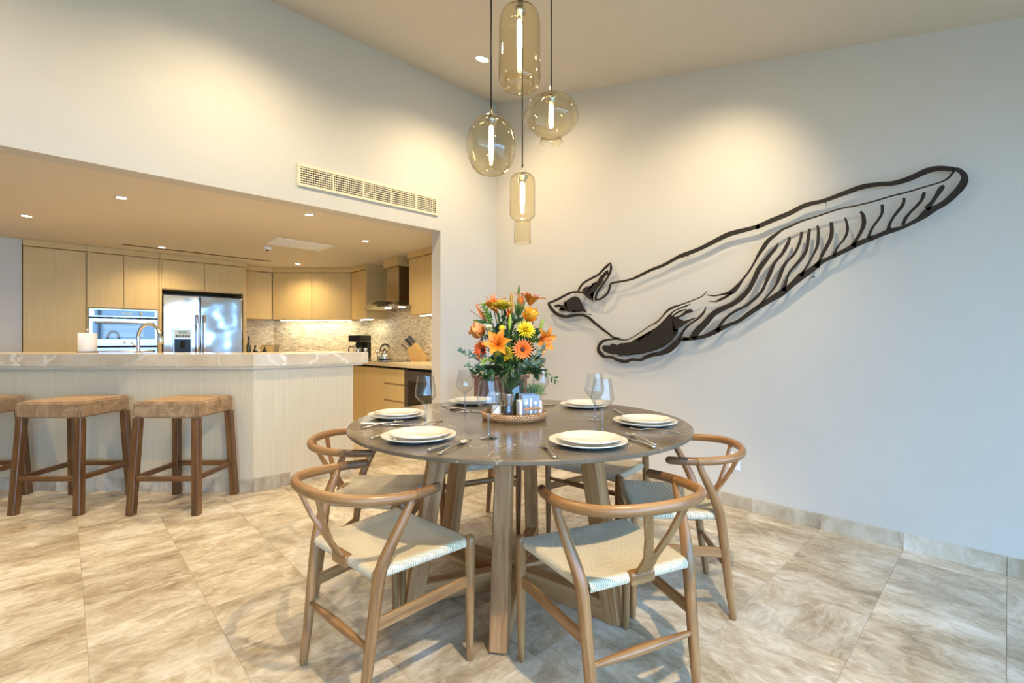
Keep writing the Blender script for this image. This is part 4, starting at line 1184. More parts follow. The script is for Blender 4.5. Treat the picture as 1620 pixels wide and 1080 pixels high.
def rose(px, py, Y, d, lab, mat, s=1.0):
    t = flower('rose', px, py, Y, d, lab)
    ms = [m.copy() for m in rp]
    petals(t, ms[0], mat, 5, 0.38, -0.020, 0.006, 0, jit=0.1); petals(t, ms[1], mat, 4, 0.2, -0.018, 0.004, 0.5, jit=0.05); petals(t, ms[2], mat, 3, 0.08, -0.016, 0.003, 0.2)
    sp = petal_me(0.028, 0.005, 0.3, 0.2); petals(t, sp, M_leaf2, 4, 0.5, -0.022, 0.004, 0.3, 'sepal')
    t.scale = (s, s, s)
rose(758, 524, 2.22, (-0.85, 0.25, 0.55), 'tan orange rose leaning out on the left of the bouquet', M_rose, 1.4)
rose(838, 500, 2.24, (0.35, 0.4, 0.9), 'golden orange rose on the upper right of the bouquet', M_rosey, 1.35)
rose(855, 571, 2.22, (0.8, 0.6, 0.1), 'small tan rosebud low on the right', M_rose, 0.6)
mp_ = petal_me(0.042, 0.0034, 0.9, 0.3, base=0.7, nl=5, nw=2); mq_ = petal_me(0.034, 0.0032, 0.2, 0.3, base=0.7, nl=5, nw=2); mr_ = petal_me(0.024, 0.003, -0.4, 0.3, base=0.7, nl=5, nw=2)
def mum(px, py, Y, d, lab, mat, s=1.0):
    t = flower('chrysanthemum', px, py, Y, d, lab)
    a_, b_, c_ = mp_.copy(), mq_.copy(), mr_.copy()
    petals(t, a_, mat, 24, 0.85, -0.004, 0.005, 0, jit=0.15); petals(t, a_, mat, 20, 0.6, 0.0, 0.004, 0.1, jit=0.15)
    petals(t, b_, mat, 16, 0.5, 0.0, 0.004, 0.2, jit=0.15); petals(t, c_, mat, 10, 0.3, 0.002, 0.003, 0.0, jit=0.1)
    t.scale = (s, s, s)
mum(831, 523, 2.20, (0.3, 0.85, 0.55), 'bright yellow chrysanthemum right of centre', M_yel, 1.1)
mum(795, 489, 2.22, (0.0, 0.25, 1), 'green-gold chrysanthemum near the top of the bouquet', M_ygr, 1.5)
mum(797, 561, 2.18, (0.0, 1, 0.1), 'green-gold chrysanthemum tucked below the front lily', M_ygr, 1.15)
t = flower('billy_button', 794, 519, 2.19, (0, 0.5, 1), 'small round yellow ball flower in the middle of the bouquet')
link('flower_ball', lathe_me([(0.0001, -0.015)] + [(0.0152 * math.sin(PI * k / 10), -0.0152 * math.cos(PI * k / 10)) for k in range(1, 10)] + [(0.0001, 0.0152)], 16), plain('ball_yellow', srgb(226, 196, 40), 0.8, bump=0.8, bscale=500), t)
bud = tube_me([(0, 0, 0, 0.004), (0, 0, 0.018, 0.0085), (0, 0, 0.045, 0.0095), (0, 0, 0.072, 0.004)], 4, 8)
def lbud(px, py, Y, d, lab, mat, s=1.0):
    t = flower('lily_bud', px, py, Y, d, lab, 'bud'); b_ = bud.copy(); link('bud', b_, mat, t); t.scale = (s, s, s)
lbud(806, 521, 2.20, (0.05, 0.05, 1), 'green lily bud upright in the centre', M_bud, 0.95)
lbud(853, 524, 2.24, (0.35, 0.1, 1), 'yellow-green lily bud at the right of the bouquet', M_bud, 0.85)
lbud(809, 482, 2.30, (0.0, 0.0, 1), 'brownish orange bud near the top of the bouquet', plain('orange_bud', srgb(176, 128, 44), 0.5), 0.8)
lbud(820, 466, 2.28, (0.12, 0.1, 1), 'tall green bud at the very top of the bouquet', M_leaf2, 0.6)
lbud(790, 509, 2.24, (-0.15, 0.05, 1), 'small green bud left of the centre buds', M_leaf2, 0.7)
# upright spiky orange petals (strelitzia-like)
spk = petal_me(0.105, 0.0085, 0.15, 0.3, nl=6, nw=2)
for px, py, d, lab in ((786, 497, (-0.28, 0.0, 1), 'spiky orange flower at the upper left'), (823, 493, (0.05, 0, 1), 'spiky orange flower at the top centre'), (770, 510, (-0.55, 0, 0.9), 'spiky orange flower leaning left'), (806, 510, (0.0, 0, 1), 'spiky orange flower standing behind the buds')):
    t = flower('spiky_flower', px, py, 2.33, d, lab); petals(t, spk, M_strel, 4, 0.18, 0, 0.004, random.random() * 3, jit=0.14)
# bells and snapdragon
bell = petal_me(0.018, 0.010, 0.7, 0.5, nl=4, nw=2)
def spike(px, py, Y, d, L, n, lab, mat, name):
    t = flower(name, px, py, Y, d, lab); b_ = bell.copy(); b_.materials.append(mat)
    link('stalk', tube_me([(0, 0, -0.01, 0.002), (0, 0, L, 0.0015)], 1, 6), M_stem, t)
    for k in range(n):
        for m in range(3):
            a = k * 1.1 + m * 2.1; o = link('floret', b_, None, t, (0.003 * math.cos(a), 0.003 * math.sin(a), L * k / n))
            o.rotation_euler = (Matrix.Rotation(a, 3, 'Z') @ Matrix.Rotation(0.75, 3, 'Y')).to_euler()
spike(776, 512, 2.24, (-0.38, 0.2, 1), 0.105, 8, 'pale green bell flower spike at the upper left', M_grn, 'bell_flower')
spike(776, 533, 2.20, (-0.12, 0.5, 1), 0.055, 6, 'cream snapdragon left of the yellow ball flower', M_cream2, 'snapdragon')
# foliage sprays: stem + joined small leaves
def leaf_vf(base, d, up, L, W):
    d = d.normalized(); s = d.cross(up)
    if s.length < 1e-4: s = d.cross(Vector((1, 0, 0)))
    s.normalize(); n = s.cross(d)
    P = [base, base + d * L * 0.35 + s * W - n * W * 0.15, base + d * L * 0.35 - n * W * -0.25, base + d * L * 0.35 - s * W - n * W * 0.15, base + d * L * 0.7 + s * W * 0.75, base + d * L * 0.72 + n * W * 0.1, base + d * L * 0.7 - s * W * 0.75, base + d * L - n * L * 0.08]
    return P, [(0, 1, 2), (0, 2, 3), (1, 4, 5, 2), (2, 5, 6, 3), (4, 7, 5), (5, 7, 6)]
def spray(lab, pts, n, L, W, mat, name='foliage_spray', spread=0.9, cat='foliage', start=0.3):
    "pts in photo points with depth; leaves alternate along the stem"
    W3 = [ondepth(*p) for p in pts]
    W3 = [Vector((VAS.x + (W3[0].x - VAS.x) * 0.15, VAS.y + (W3[0].y - VAS.y) * 0.15, VT - 0.12))] + W3
    o0 = W3[0].copy()
    t = empty(name, o0, 0, lab, cat, 'foliage in the glass vase')
    path = [Vector(p) for p in catmull([tuple(v - o0) for v in W3], 10)]
    link('stem', tube_me([tuple(p) + (0.0014,) for p in path[::3] + [path[-1]]], 1, 5), M_stem, t)
    parts = []
    m = len(path)
    for k in range(n):
        f = start + (1 - start) * (k + 0.5) / n; i = min(int(f * (m - 1)), m - 2)
        b = path[i].lerp(path[i + 1], f * (m - 1) - i); dr_ = (path[i + 1] - path[i]).normalized()
        rv = Vector((random.uniform(-1, 1), random.uniform(-1, 1), random.uniform(-0.5, 1)))
        rv = (rv - dr_ * rv.dot(dr_)).normalized()
        parts.append(leaf_vf(b, dr_ * 0.55 + rv * spread, dr_.cross(rv), L * random.uniform(0.7, 1.15), W * random.uniform(0.8, 1.1)))
    parts.append(leaf_vf(path[-1], path[-1] - path[-2], Vector((0, 0, 1)), L, W))
    me = joined(parts); link('leaves', me, mat, t)
L_ = 'sprig of small grey-green eucalyptus '
spray(L_ + 'reaching far left', [(790, 590, 2.25), (760, 572, 2.2), (726, 556, 2.18)], 26, 0.026, 0.0062, M_euca)
spray(L_ + 'hanging lower left', [(785, 592, 2.22), (755, 582, 2.15), (738, 578, 2.14)], 24, 0.026, 0.0062, M_euca)
spray(L_ + 'at left below the gerbera', [(788, 590, 2.22), (768, 566, 2.15), (744, 560, 2.13)], 24, 0.026, 0.006, M_euca)
spray(L_ + 'arching down right over the fern', [(825, 590, 2.22), (853, 583, 2.15), (879, 600, 2.14)], 18, 0.028, 0.0062, M_leaf)
spray(L_ + 'at right beside the gerbera', [(825, 585, 2.22), (846, 562, 2.15), (862, 549, 2.15)], 30, 0.026, 0.0062, M_euca)
spray(L_ + 'right of the vase', [(822, 592, 2.2), (840, 578, 2.11), (858, 574, 2.11)], 30, 0.030, 0.0062, M_euca)
spray(L_ + 'in front of the vase', [(815, 595, 2.2), (822, 578, 2.09), (842, 571, 2.08)], 26, 0.034, 0.006, M_euca)
spray(L_ + 'behind the left rose', [(795, 570, 2.28), (772, 540, 2.26), (757, 533, 2.25)], 22, 0.022, 0.006, M_euca)
D_ = 'spray of dark green leaves '
spray(D_ + 'low on the left', [(790, 592, 2.22), (772, 586, 2.14), (752, 592, 2.12)], 40, 0.040, 0.0085, M_leaf)
spray(D_ + 'at the left of the vase rim', [(795, 592, 2.2), (783, 590, 2.11), (770, 598, 2.09)], 36, 0.042, 0.010, M_leaf)
spray(D_ + 'below the front lily', [(803, 590, 2.22), (797, 576, 2.13), (788, 574, 2.10)], 28, 0.045, 0.013, M_leaf)
spray(D_ + 'in the middle above the vase', [(808, 590, 2.22), (809, 576, 2.12), (804, 585, 2.09)], 32, 0.042, 0.012, M_leaf)
spray(D_ + 'low on the right', [(820, 592, 2.22), (838, 588, 2.15), (850, 590, 2.13)], 36, 0.042, 0.011, M_leaf)
spray(D_ + 'at the right of the gerbera', [(820, 585, 2.25), (842, 570, 2.19), (852, 574, 2.17)], 32, 0.040, 0.012, M_leaf)
spray(D_ + 'in the core behind the lilies', [(812, 575, 2.3), (812, 540, 2.28), (812, 510, 2.28)], 34, 0.055, 0.013, M_leaf, spread=1.2)
spray(D_ + 'in the core on the left', [(803, 575, 2.3), (790, 545, 2.28), (782, 520, 2.28)], 34, 0.055, 0.013, M_leaf, spread=1.2)
spray(D_ + 'in the core on the right', [(818, 575, 2.3), (832, 545, 2.28), (840, 520, 2.28)], 34, 0.055, 0.013, M_leaf, spread=1.2)
spray('pair of long pointed leaves at the upper left', [(800, 560, 2.3), (785, 525, 2.28), (770, 505, 2.27)], 4, 0.085, 0.011, M_leaf2, spread=0.5, start=0.8)
spray('pair of long pointed leaves at the upper right', [(812, 560, 2.3), (818, 520, 2.28), (824, 498, 2.27)], 5, 0.085, 0.011, M_leaf2, spread=0.4, start=0.75)
for k, (x, y, nm) in enumerate(((775, 530, 'behind the tan rose'), (792, 536, 'behind the front lily'), (806, 548, 'between lily and gerbera'), (822, 535, 'below the yellow chrysanthemum'), (842, 556, 'right of the gerbera'), (846, 535, 'beside the right lily'), (800, 502, 'below the top chrysanthemum'), (826, 505, 'behind the golden rose'), (778, 556, 'beside the red-orange gerbera'), (814, 566, 'under the gerbera'))):
    spray('bunch of broad mid-green leaves ' + nm, [(808 + (x - 808) * 0.4, 585, 2.27), ((x + 808) / 2, (y + 585) / 2, 2.25), (x, y, 2.24)], 16, 0.046, 0.013, M_leaf2 if k % 2 else M_leaf, spread=1.1, start=0.45)
spray('yellow-green filler sprig at the lower left', [(795, 585, 2.2), (775, 570, 2.13), (764, 572, 2.12)], 26, 0.016, 0.006, M_bud)
# vase
t = empty('glass_vase', VAS + Vector((0, 0, 0.0003)), 0, 'clear glass cylinder vase holding the orange bouquet on the tray', 'vase')
h = VT - VAS.z
link('glass', lathe_me([(0.0001, 0.0), (0.050, 0.0), (0.053, 0.004), (0.053, h - 0.002), (0.0515, h), (0.050, h - 0.002), (0.050, 0.008), (0.0001, 0.008)], 32), M_vase, t)
link('water', lathe_me([(0.0001, 0.009), (0.0492, 0.009), (0.0492, h * 0.62), (0.0001, h * 0.62)], 32, False), M_water, t)
# fern pot
t = empty('potted_fern', C(0.106, 2.272, TB), 0, 'small pale green fern in a white pot behind the napkin holder', 'plant')
link('pot', lathe_me([(0.0001, 0), (0.028, 0), (0.036, 0.07), (0.034, 0.072), (0.031, 0.066), (0.0001, 0.066)], 24), M_salt, t)
parts = []
for k in range(300):
    a = random.uniform(0, 2 * PI); el = random.uniform(0.15, 1.35); r = random.uniform(0.02, 0.062)
    d = Vector((math.cos(a) * math.cos(el), math.sin(a) * math.cos(el), math.sin(el)))
    b = Vector((0, 0, 0.085)) + d * r
    dd = d + Vector((random.uniform(-0.7, 0.7), random.uniform(-0.7, 0.7), random.uniform(-0.3, 0.7)))
    parts.append(leaf_vf(b, dd, Vector((0, 0, 1)), 0.024, 0.0028))
fl = link('fronds', joined(parts), M_fern, t); fl['kind'] = 'stuff'
for k in range(9):
    a = k * 0.7; link('stem', tube_me([(0.01 * math.cos(a), 0.01 * math.sin(a), 0.06, 0.001), (0.04 * math.cos(a), 0.04 * math.sin(a), 0.125, 0.001)], 1, 5), M_stem, t)

# ================================================================== PENDANT LAMPS
def pendant(px, py_top, Y, prof, lab, bulb_z, bulb_L, neck=0.03):
    "prof: glass outline (r, z) with z measured down from the glass top"
    p = ondepth(px, py_top, Y)
    t = empty('pendant_lamp', p, 0, lab, 'pendant lamp', 'amber glass pendants over the table')
    zc = ceil_z(p.y) - p.z
    link('cord', tube_me([(0, 0, 0.03, 0.0032), (0, 0, zc - 0.002, 0.0032)], 1, 8, False), M_black, t)
    link('cord_grip', lathe_me([(0.0001, 0.044), (0.006, 0.044), (0.007, 0.02), (0.012, 0.012), (0.017, 0.0), (0.0001, 0.0)], 16), M_steel, t)
    link('glass_shade', lathe_me(smooth_prof(prof, 5), 48), M_amber, t)
    so = link('lamp_socket', lathe_me([(0.0001, -0.004), (0.022, -0.004), (0.027, -0.014), (0.027, -0.026), (0.016, -0.034), (0.015, bulb_z + 0.004), (0.0001, bulb_z + 0.004)], 20), M_steel, t)
    bl = link('bulb', lathe_me([(0.0001, bulb_z), (0.009, bulb_z), (0.011, bulb_z - 0.02), (0.011, bulb_z - bulb_L + 0.012), (0.006, bulb_z - bulb_L + 0.002), (0.0001, bulb_z - bulb_L)], 14), M_bulb, t)
    return t
pendant(822, 12, 2.12, [(0.014, 0.0), (0.045, -0.004), (0.076, -0.022), (0.090, -0.058), (0.092, -0.10), (0.0925, -0.20), (0.094, -0.29), (0.092, -0.335), (0.080, -0.355), (0.066, -0.352), (0.064, -0.33), (0.066, -0.31)],
        'tall cylindrical amber glass pendant, highest of the four', -0.06, 0.13)
pendant(777, 184, 2.18, [(0.012, 0.0), (0.04, -0.006), (0.078, -0.032), (0.105, -0.078), (0.1145, -0.130), (0.110, -0.178), (0.092, -0.224), (0.070, -0.252), (0.052, -0.262), (0.050, -0.256)],
        'round amber glass globe pendant on the left', -0.05, 0.11)
pendant(872, 151, 2.30, [(0.012, 0.0), (0.060, -0.006), (0.105, -0.036), (0.127, -0.080), (0.1305, -0.108), (0.123, -0.138), (0.099, -0.166), (0.069, -0.186), (0.053, -0.198), (0.050, -0.210), (0.053, -0.222), (0.056, -0.230)],
        'squat onion-shaped amber glass pendant on the right', -0.05, 0.11)
pendant(826.5, 274, 2.40, [(0.012, 0.0), (0.040, -0.006), (0.058, -0.022), (0.064, -0.050), (0.0645, -0.12), (0.0645, -0.20), (0.0650, -0.212), (0.058, -0.226), (0.044, -0.236), (0.042, -0.248), (0.0425, -0.30), (0.0435, -0.352), (0.0425, -0.352)],
        'slender two-step amber glass pendant, lowest of the four', -0.05, 0.12)
p = C(0.03, 2.26); nz = ceil_z(p.y)
t = empty('pendant_canopy', (p.x, p.y, nz - 0.001), 0, 'round dark ceiling canopy the four pendant cords hang from', 'lamp canopy')
t.rotation_euler = Vector((0, 0, -1)).rotation_difference(nrm).to_euler()
link('disc', lathe_me([(0.0001, 0.0), (0.26, 0.0), (0.26, -0.02), (0.25, -0.026), (0.0001, -0.026)], 40, False), M_black, t)

# ================================================================== WHALE WALL ART
# strokes are surveyed in the photo and carried onto a plane 45 mm in front of the wall
WX = XR - 0.048; WT = 0.005
WIN = {'A': (860, 400, 9.0), 'B': (940, 460, 8.1), 'C': (1080, 360, 5.685), 'D': (1260, 320, 8.306), 'E': (1380, 250, 8.306), 'F': (1150, 240, 3.856), 'G': (850, 380, 4.5)}
def wpt(px, py): v = onx(px, py, WX); return (v.y, v.z)
def pl(win, pts):
    ox, oy, s = WIN[win]
    return [(ox + p[0] / s, oy + p[1] / s) + ((p[2] / s,) if len(p) > 2 else ()) for p in pts]
whale = empty('whale_wall_art', (WX, 1.6, 1.5), 0, 'black cut-steel whale silhouette mounted on the right wall', 'wall art')
WO = whale.location
def stroke(name, pts):
    P = catmull(pts, 5)
    V, F = [], []
    n = len(P)
    for i, p in enumerate(P):
        a, b = P[max(i - 1, 0)], P[min(i + 1, n - 1)]
        dx, dy = b[0] - a[0], b[1] - a[1]; l = math.hypot(dx, dy) or 1.0
        hw = max(p[2], 0.5) / 2; nx, ny = -dy / l * hw, dx / l * hw
        for sg in (1, -1):
            y, z = wpt(p[0] + sg * nx, p[1] + sg * ny)
            V += [(0, y - WO.y, z - WO.z), (WT, y - WO.y, z - WO.z)]
    for i in range(n - 1):
        q = i * 4; r = q + 4
        F += [(q, q + 2, r + 2, r), (q + 1, r + 1, r + 3, q + 3), (q, r, r + 1, q + 1), (q + 2, q + 3, r + 3, r + 2)]
    F += [(0, 1, 3, 2), (4 * n - 4, 4 * n - 2, 4 * n - 1, 4 * n - 3)]
    return link(name, recalc(mk(V, F)), M_iron, whale)
def fill(name, pts):
    Q = [wpt(p[0], p[1]) for p in pts]
    bm = bmesh.new()
    a = [bm.verts.new((0, y - WO.y, z - WO.z)) for y, z in Q]; b = [bm.verts.new((WT, y - WO.y, z - WO.z)) for y, z in Q]
    n = len(Q)
    fa = bm.faces.new(a); fb = bm.faces.new(list(reversed(b)))
    for i in range(n): bm.faces.new((a[i], b[i], b[(i + 1) % n], a[(i + 1) % n]))
    bmesh.ops.triangulate(bm, faces=[fa, fb])
    bmesh.ops.recalc_face_normals(bm, faces=bm.faces)
    me = bpy.data.meshes.new('fill'); bm.to_mesh(me); bm.free()
    return link(name, me, M_iron, whale)
stroke('tail_fluke', pl('A', [(58, 712, 14), (100, 702, 30), (200, 660, 32), (300, 605, 30), (400, 560, 28), (490, 554, 26), (545, 565, 18)]))
stroke('tail_fluke', pl('A', [(62, 712, 14), (80, 745, 38), (130, 820, 42), (200, 875, 44), (300, 905, 46), (400, 895, 40), (490, 882, 38), (560, 885, 38), (640, 920, 36), (730, 1000, 36), (830, 1080, 34)]) + pl('B', [(180, 545, 24), (240, 592, 24), (330, 615, 24)]))
fill('fluke_marking', pl('A', [(145, 748), (180, 735), (215, 732), (210, 752), (260, 748), (325, 708), (285, 712), (305, 690), (345, 670), (400, 628), (450, 615), (500, 635), (530, 690), (560, 750), (605, 842), (550, 832), (530, 820), (480, 830), (450, 842), (440, 805), (400, 830), (345, 842), (335, 830), (270, 825), (205, 812), (265, 805), (305, 795), (230, 770), (185, 780), (160, 765)]))
stroke('tail_fluke', pl('A', [(492, 562, 18), (500, 520, 24), (540, 455, 26), (600, 405, 28), (700, 350, 30), (780, 305, 30), (840, 245, 30), (900, 185, 36), (952, 138, 10)]))
stroke('tail_fluke', pl('A', [(952, 135, 8), (957, 200, 30), (950, 260, 28), (930, 310, 26), (880, 390, 26), (800, 500, 28), (750, 590, 30), (736, 660, 28)]))
stroke('back_outline', pl('A', [(728, 662, 28), (800, 658, 26), (870, 610, 28), (915, 560, 28), (935, 500, 28), (947, 452, 28), (985, 425, 26), (1060, 412, 28), (1160, 395, 28), (1260, 370, 28)]) +
       pl('G', [(710, 260, 18), (800, 215, 19), (900, 175, 21), (1000, 120, 23)]) + pl('C', [(0, 248, 36), (150, 190, 34), (270, 130, 38), (400, 65, 42), (500, 35, 40), (600, 10, 36), (690, -15, 34)]) +
       pl('F', [(180, 460, 26), (270, 420, 28), (380, 375, 28), (480, 325, 26), (590, 298, 23), (700, 258, 26), (820, 215, 30), (920, 198, 26), (1020, 190, 27), (1120, 160, 32), (1220, 115, 34), (1300, 100, 30), (1385, 106, 28)]))
fill('fluke_marking', pl('A', [(545, 545), (560, 515), (590, 485), (640, 475), (690, 465), (725, 435), (695, 432), (740, 415), (790, 395), (780, 372), (820, 310), (845, 305), (830, 345), (840, 350), (870, 300), (870, 265), (910, 240), (918, 255), (905, 285), (935, 300), (915, 315), (890, 305), (860, 350), (845, 375), (840, 410), (800, 460), (760, 495), (750, 520), (720, 545), (665, 580), (660, 600), (695, 610), (690, 640), (700, 680), (640, 650), (590, 610), (560, 580), (535, 570)]))
stroke('belly_outline', pl('E', [(1060, 142, 46), (1120, 152, 60), (1180, 192, 75), (1215, 260, 98), (1190, 340, 104), (1120, 430, 95), (1030, 520, 85), (930, 600, 75), (830, 655, 75), (750, 695, 100), (680, 745, 95), (600, 805, 60), (500, 860, 45), (420, 900, 42), (300, 940, 55), (230, 955, 66), (120, 1000, 55)]) +
       pl('D', [(997, 468, 60), (900, 505, 60), (780, 555, 70), (700, 600, 60), (560, 670, 55), (480, 710, 50), (380, 755, 50), (300, 800, 65), (240, 850, 70), (150, 920, 75), (60, 970, 95)]) +
       pl('C', [(1040, 460, 60), (960, 530, 45), (890, 585, 60), (800, 640, 50), (680, 715, 42), (600, 770, 40), (500, 840, 34), (400, 880, 34), (300, 930, 45), (200, 975, 34), (100, 995, 34), (0, 1005, 28)]))
stroke('flipper', pl('B', [(1210, 612, 36), (1100, 632, 42), (1060, 662, 70), (960, 750, 75), (850, 800, 55), (740, 820, 50), (640, 860, 45), (590, 885, 35), (480, 880, 36), (400, 905, 45), (300, 885, 40), (220, 850, 34), (130, 840, 38), (80, 800, 50), (52, 750, 40), (65, 690, 35), (110, 645, 36), (180, 625, 24), (280, 615, 22), (400, 628, 14), (500, 590, 10), (600, 525, 10), (700, 455, 10), (800, 400, 16), (870, 330, 14), (930, 260, 22), (1000, 215, 28), (1100, 180, 16), (1200, 145, 14), (1300, 105, 12), (1370, 75, 12), (1420, 30, 8), (1450, 0, 6)]))
stroke('flipper', pl('B', [(1080, 625, 50), (1105, 580, 36), (1150, 500, 30), (1220, 430, 24), (1300, 375, 24), (1370, 315, 30), (1410, 260, 24), (1430, 205, 6)]))
fill('flipper_marking', pl('B', [(95, 730), (120, 695), (165, 700), (205, 700), (215, 675), (255, 675), (290, 695), (340, 670), (400, 665), (470, 655), (495, 635), (520, 640), (575, 610), (550, 660), (600, 605), (640, 590), (700, 540), (670, 600), (690, 590), (740, 510), (800, 465), (850, 430), (895, 390), (930, 330), (960, 300), (985, 290), (1000, 340), (1030, 350), (1150, 385), (1200, 370), (1290, 340), (1300, 350), (1230, 385), (1180, 415), (1115, 460), (1070, 480), (1010, 505), (1070, 520), (1050, 560), (1020, 600), (990, 640), (930, 680), (900, 690), (880, 720), (770, 750), (755, 770), (640, 800), (550, 815), (520, 800), (455, 798), (490, 820), (420, 830), (365, 825), (345, 838), (300, 815), (260, 805), (250, 815), (170, 795), (120, 770)]))
stroke('flipper_finger', pl('B', [(975, 310, 20), (1010, 265, 14), (1080, 230, 14), (1160, 200, 20), (1235, 165, 4)]))
stroke('flipper_finger', pl('B', [(995, 325, 14), (1060, 280, 18), (1120, 250, 18), (1185, 235, 4)]))
stroke('flipper_finger', pl('B', [(1020, 352, 22), (1120, 315, 26), (1180, 270, 40), (1230, 255, 46), (1258, 255, 26)]))
stroke('throat_outline', pl('C', [(210, 603, 8), (280, 612, 12), (350, 600, 14), (400, 588, 24), (445, 575, 44), (490, 530, 36), (540, 465, 20), (600, 385, 16), (650, 300, 18), (680, 245, 26), (720, 185, 36), (770, 115, 36), (840, 60, 24), (900, 15, 18)]) +
       pl('F', [(374, 459, 12), (450, 425, 10), (560, 390, 8), (680, 350, 8), (800, 325, 8), (900, 300, 8), (1000, 270, 8), (1100, 245, 8), (1200, 215, 8), (1300, 185, 8), (1350, 160, 12), (1388, 112, 14)]))
stroke('throat_outline', pl('C', [(230, 662, 6), (290, 665, 10), (330, 650, 22), (390, 620, 22), (445, 582, 22)]))
for win, pts in (('C', [(88, 995, 60), (130, 930, 60), (200, 860, 55), (270, 780, 50), (340, 735, 45), (450, 685, 40), (520, 635, 45), (590, 560, 40), (640, 470, 40), (680, 380, 45), (740, 300, 40), (790, 235, 30), (830, 190, 28), (858, 138, 8)]),
                 ('C', [(308, 930, 40), (340, 870, 26), (400, 800, 22), (480, 745, 22), (570, 700, 22), (650, 635, 26), (710, 570, 26), (740, 510, 24), (770, 440, 34), (800, 370, 34), (830, 310, 22), (890, 240, 26), (930, 170, 32), (955, 120, 26), (962, 82, 20)]),
                 ('C', [(668, 725, 8), (720, 660, 14), (790, 580, 16), (840, 510, 22), (870, 440, 34), (900, 360, 30), (940, 300, 20), (1000, 240, 22), (1040, 160, 24), (1062, 90, 24), (1070, 38, 24)]),
                 ('C', [(905, 570, 50), (930, 480, 22), (960, 400, 20), (1020, 330, 24), (1080, 260, 30), (1115, 190, 26), (1128, 100, 30), (1141, 10, 25)]),
                 ('D', [(60, 970, 60), (110, 880, 24), (180, 760, 22), (240, 650, 28), (275, 560, 40), (285, 450, 40), (285, 360, 36), (275, 302, 28)]),
                 ('D', [(265, 850, 80), (300, 770, 36), (340, 680, 44), (390, 590, 46), (440, 490, 50), (462, 400, 52), (462, 320, 52), (455, 258, 44)]),
                 ('D', [(498, 700, 40), (510, 640, 30), (560, 560, 24), (620, 490, 28), (660, 410, 36), (670, 330, 38), (655, 250, 32), (636, 198, 24)]),
                 ('D', [(740, 580, 70), (780, 500, 44), (840, 400, 44), (880, 300, 56), (885, 230, 56), (870, 160, 48), (838, 118, 32)]),
                 ('D', [(950, 470, 50), (970, 390, 36), (1020, 300, 30), (1080, 220, 32), (1120, 150, 36), (1128, 80, 42), (1124, 28, 42)]),
                 ('E', [(213, 940, 60), (225, 870, 40), (280, 770, 34), (350, 680, 40), (405, 600, 42), (415, 522, 44)]),
                 ('E', [(400, 880, 50), (430, 800, 44), (500, 710, 32), (580, 630, 36), (640, 560, 40), (672, 490, 50), (685, 445, 40)]),
                 ('E', [(715, 670, 80), (790, 570, 50), (850, 480, 60), (905, 400, 70), (945, 360, 30)])):
    stroke('throat_groove', pl(win, pts))
for px, py in ((1303, 318), (1084, 404), (1500, 267), (1285, 437), (990, 560), (930, 497), (1080, 533)):
    y, z = wpt(px, py)
    link('wall_pin', tube_me([(WT, 0, 0, 0.003), (XR - WX - 0.0005, 0, 0, 0.003)], 1, 8, False), M_iron, whale, (0, y - WO.y, z - WO.z))

# ================================================================== SMALL KITCHEN THINGS
BT = 1.0275
# tap
p = ondepth(219, 558, 3.95); p.z = BT
t = empty('kitchen_faucet', p, YAW, 'tall chrome gooseneck faucet on the bar counter', 'faucet')
link('base', lathe_me([(0.0001, 0), (0.026, 0), (0.026, 0.006), (0.016, 0.012), (0.0001, 0.012)], 20), M_chrome, t)
link('spout', tube_me([(0, 0, 0.006, 0.0125), (0, 0, 0.08, 0.0125), (0.0, 0, 0.15, 0.0125), (0.024, 0, 0.205, 0.0125), (0.085, 0.0, 0.238, 0.0125), (0.15, 0.0, 0.212, 0.0125), (0.175, 0, 0.165, 0.0125)], 5, 14, False), M_chrome, t)
link('spray_head', tube_me([(0.175, 0, 0.165, 0.0145), (0.183, 0, 0.13, 0.0155), (0.188, 0, 0.085, 0.0145)], 3, 14), M_chrome, t)
link('lever', tube_me([(0, -0.012, 0.05, 0.006), (0.0, -0.04, 0.06, 0.005), (0.0, -0.085, 0.085, 0.0045)], 3, 8), M_chrome, t)
# paper towels
p = ondepth(138.5, 558, 3.95); p.z = BT
t = empty('paper_towel_holder', p, 0, 'white paper towel roll on a steel stand at the left of the bar', 'paper towels')
link('base', lathe_me([(0.0001, 0), (0.072, 0), (0.072, 0.008), (0.0001, 0.010)], 32), M_steel, t)
link('roll', lathe_me([(0.02, 0.011), (0.059, 0.011), (0.062, 0.014), (0.062, 0.160), (0.059, 0.163), (0.02, 0.163), (0.02, 0.011)], 40), plain('paper_towel', srgb(244, 240, 234), 0.85, bump=0.2, bscale=160), t)
link('rod', lathe_me([(0.0001, 0.011), (0.008, 0.011), (0.008, 0.188), (0.0001, 0.188)], 14), M_chrome, t)
link('finial', lathe_me([(0.0001, 0.188), (0.015, 0.189), (0.017, 0.194), (0.012, 0.201), (0.0001, 0.203)], 18), M_chrome, t)
WZ = 0.8805
# toaster
t = empty('toaster', (2.14, 7.16, WZ), dr, 'polished steel toaster on the back counter', 'toaster')
box('body', (-0.14, -0.085, 0.012), (0.14, 0.085, 0.19), M_chrome, t, 0.025, 3)
box('base', (-0.13, -0.08, 0.0), (0.13, 0.08, 0.012), M_black, t, 0.003)
for yy in (-0.035, 0.035): box('slot', (-0.11, yy - 0.013, 0.1895), (0.11, yy + 0.013, 0.1915), M_dark, t, 0)
box('lever', (-0.165, -0.015, 0.12), (-0.141, 0.015, 0.135), M_black, t, 0.003)
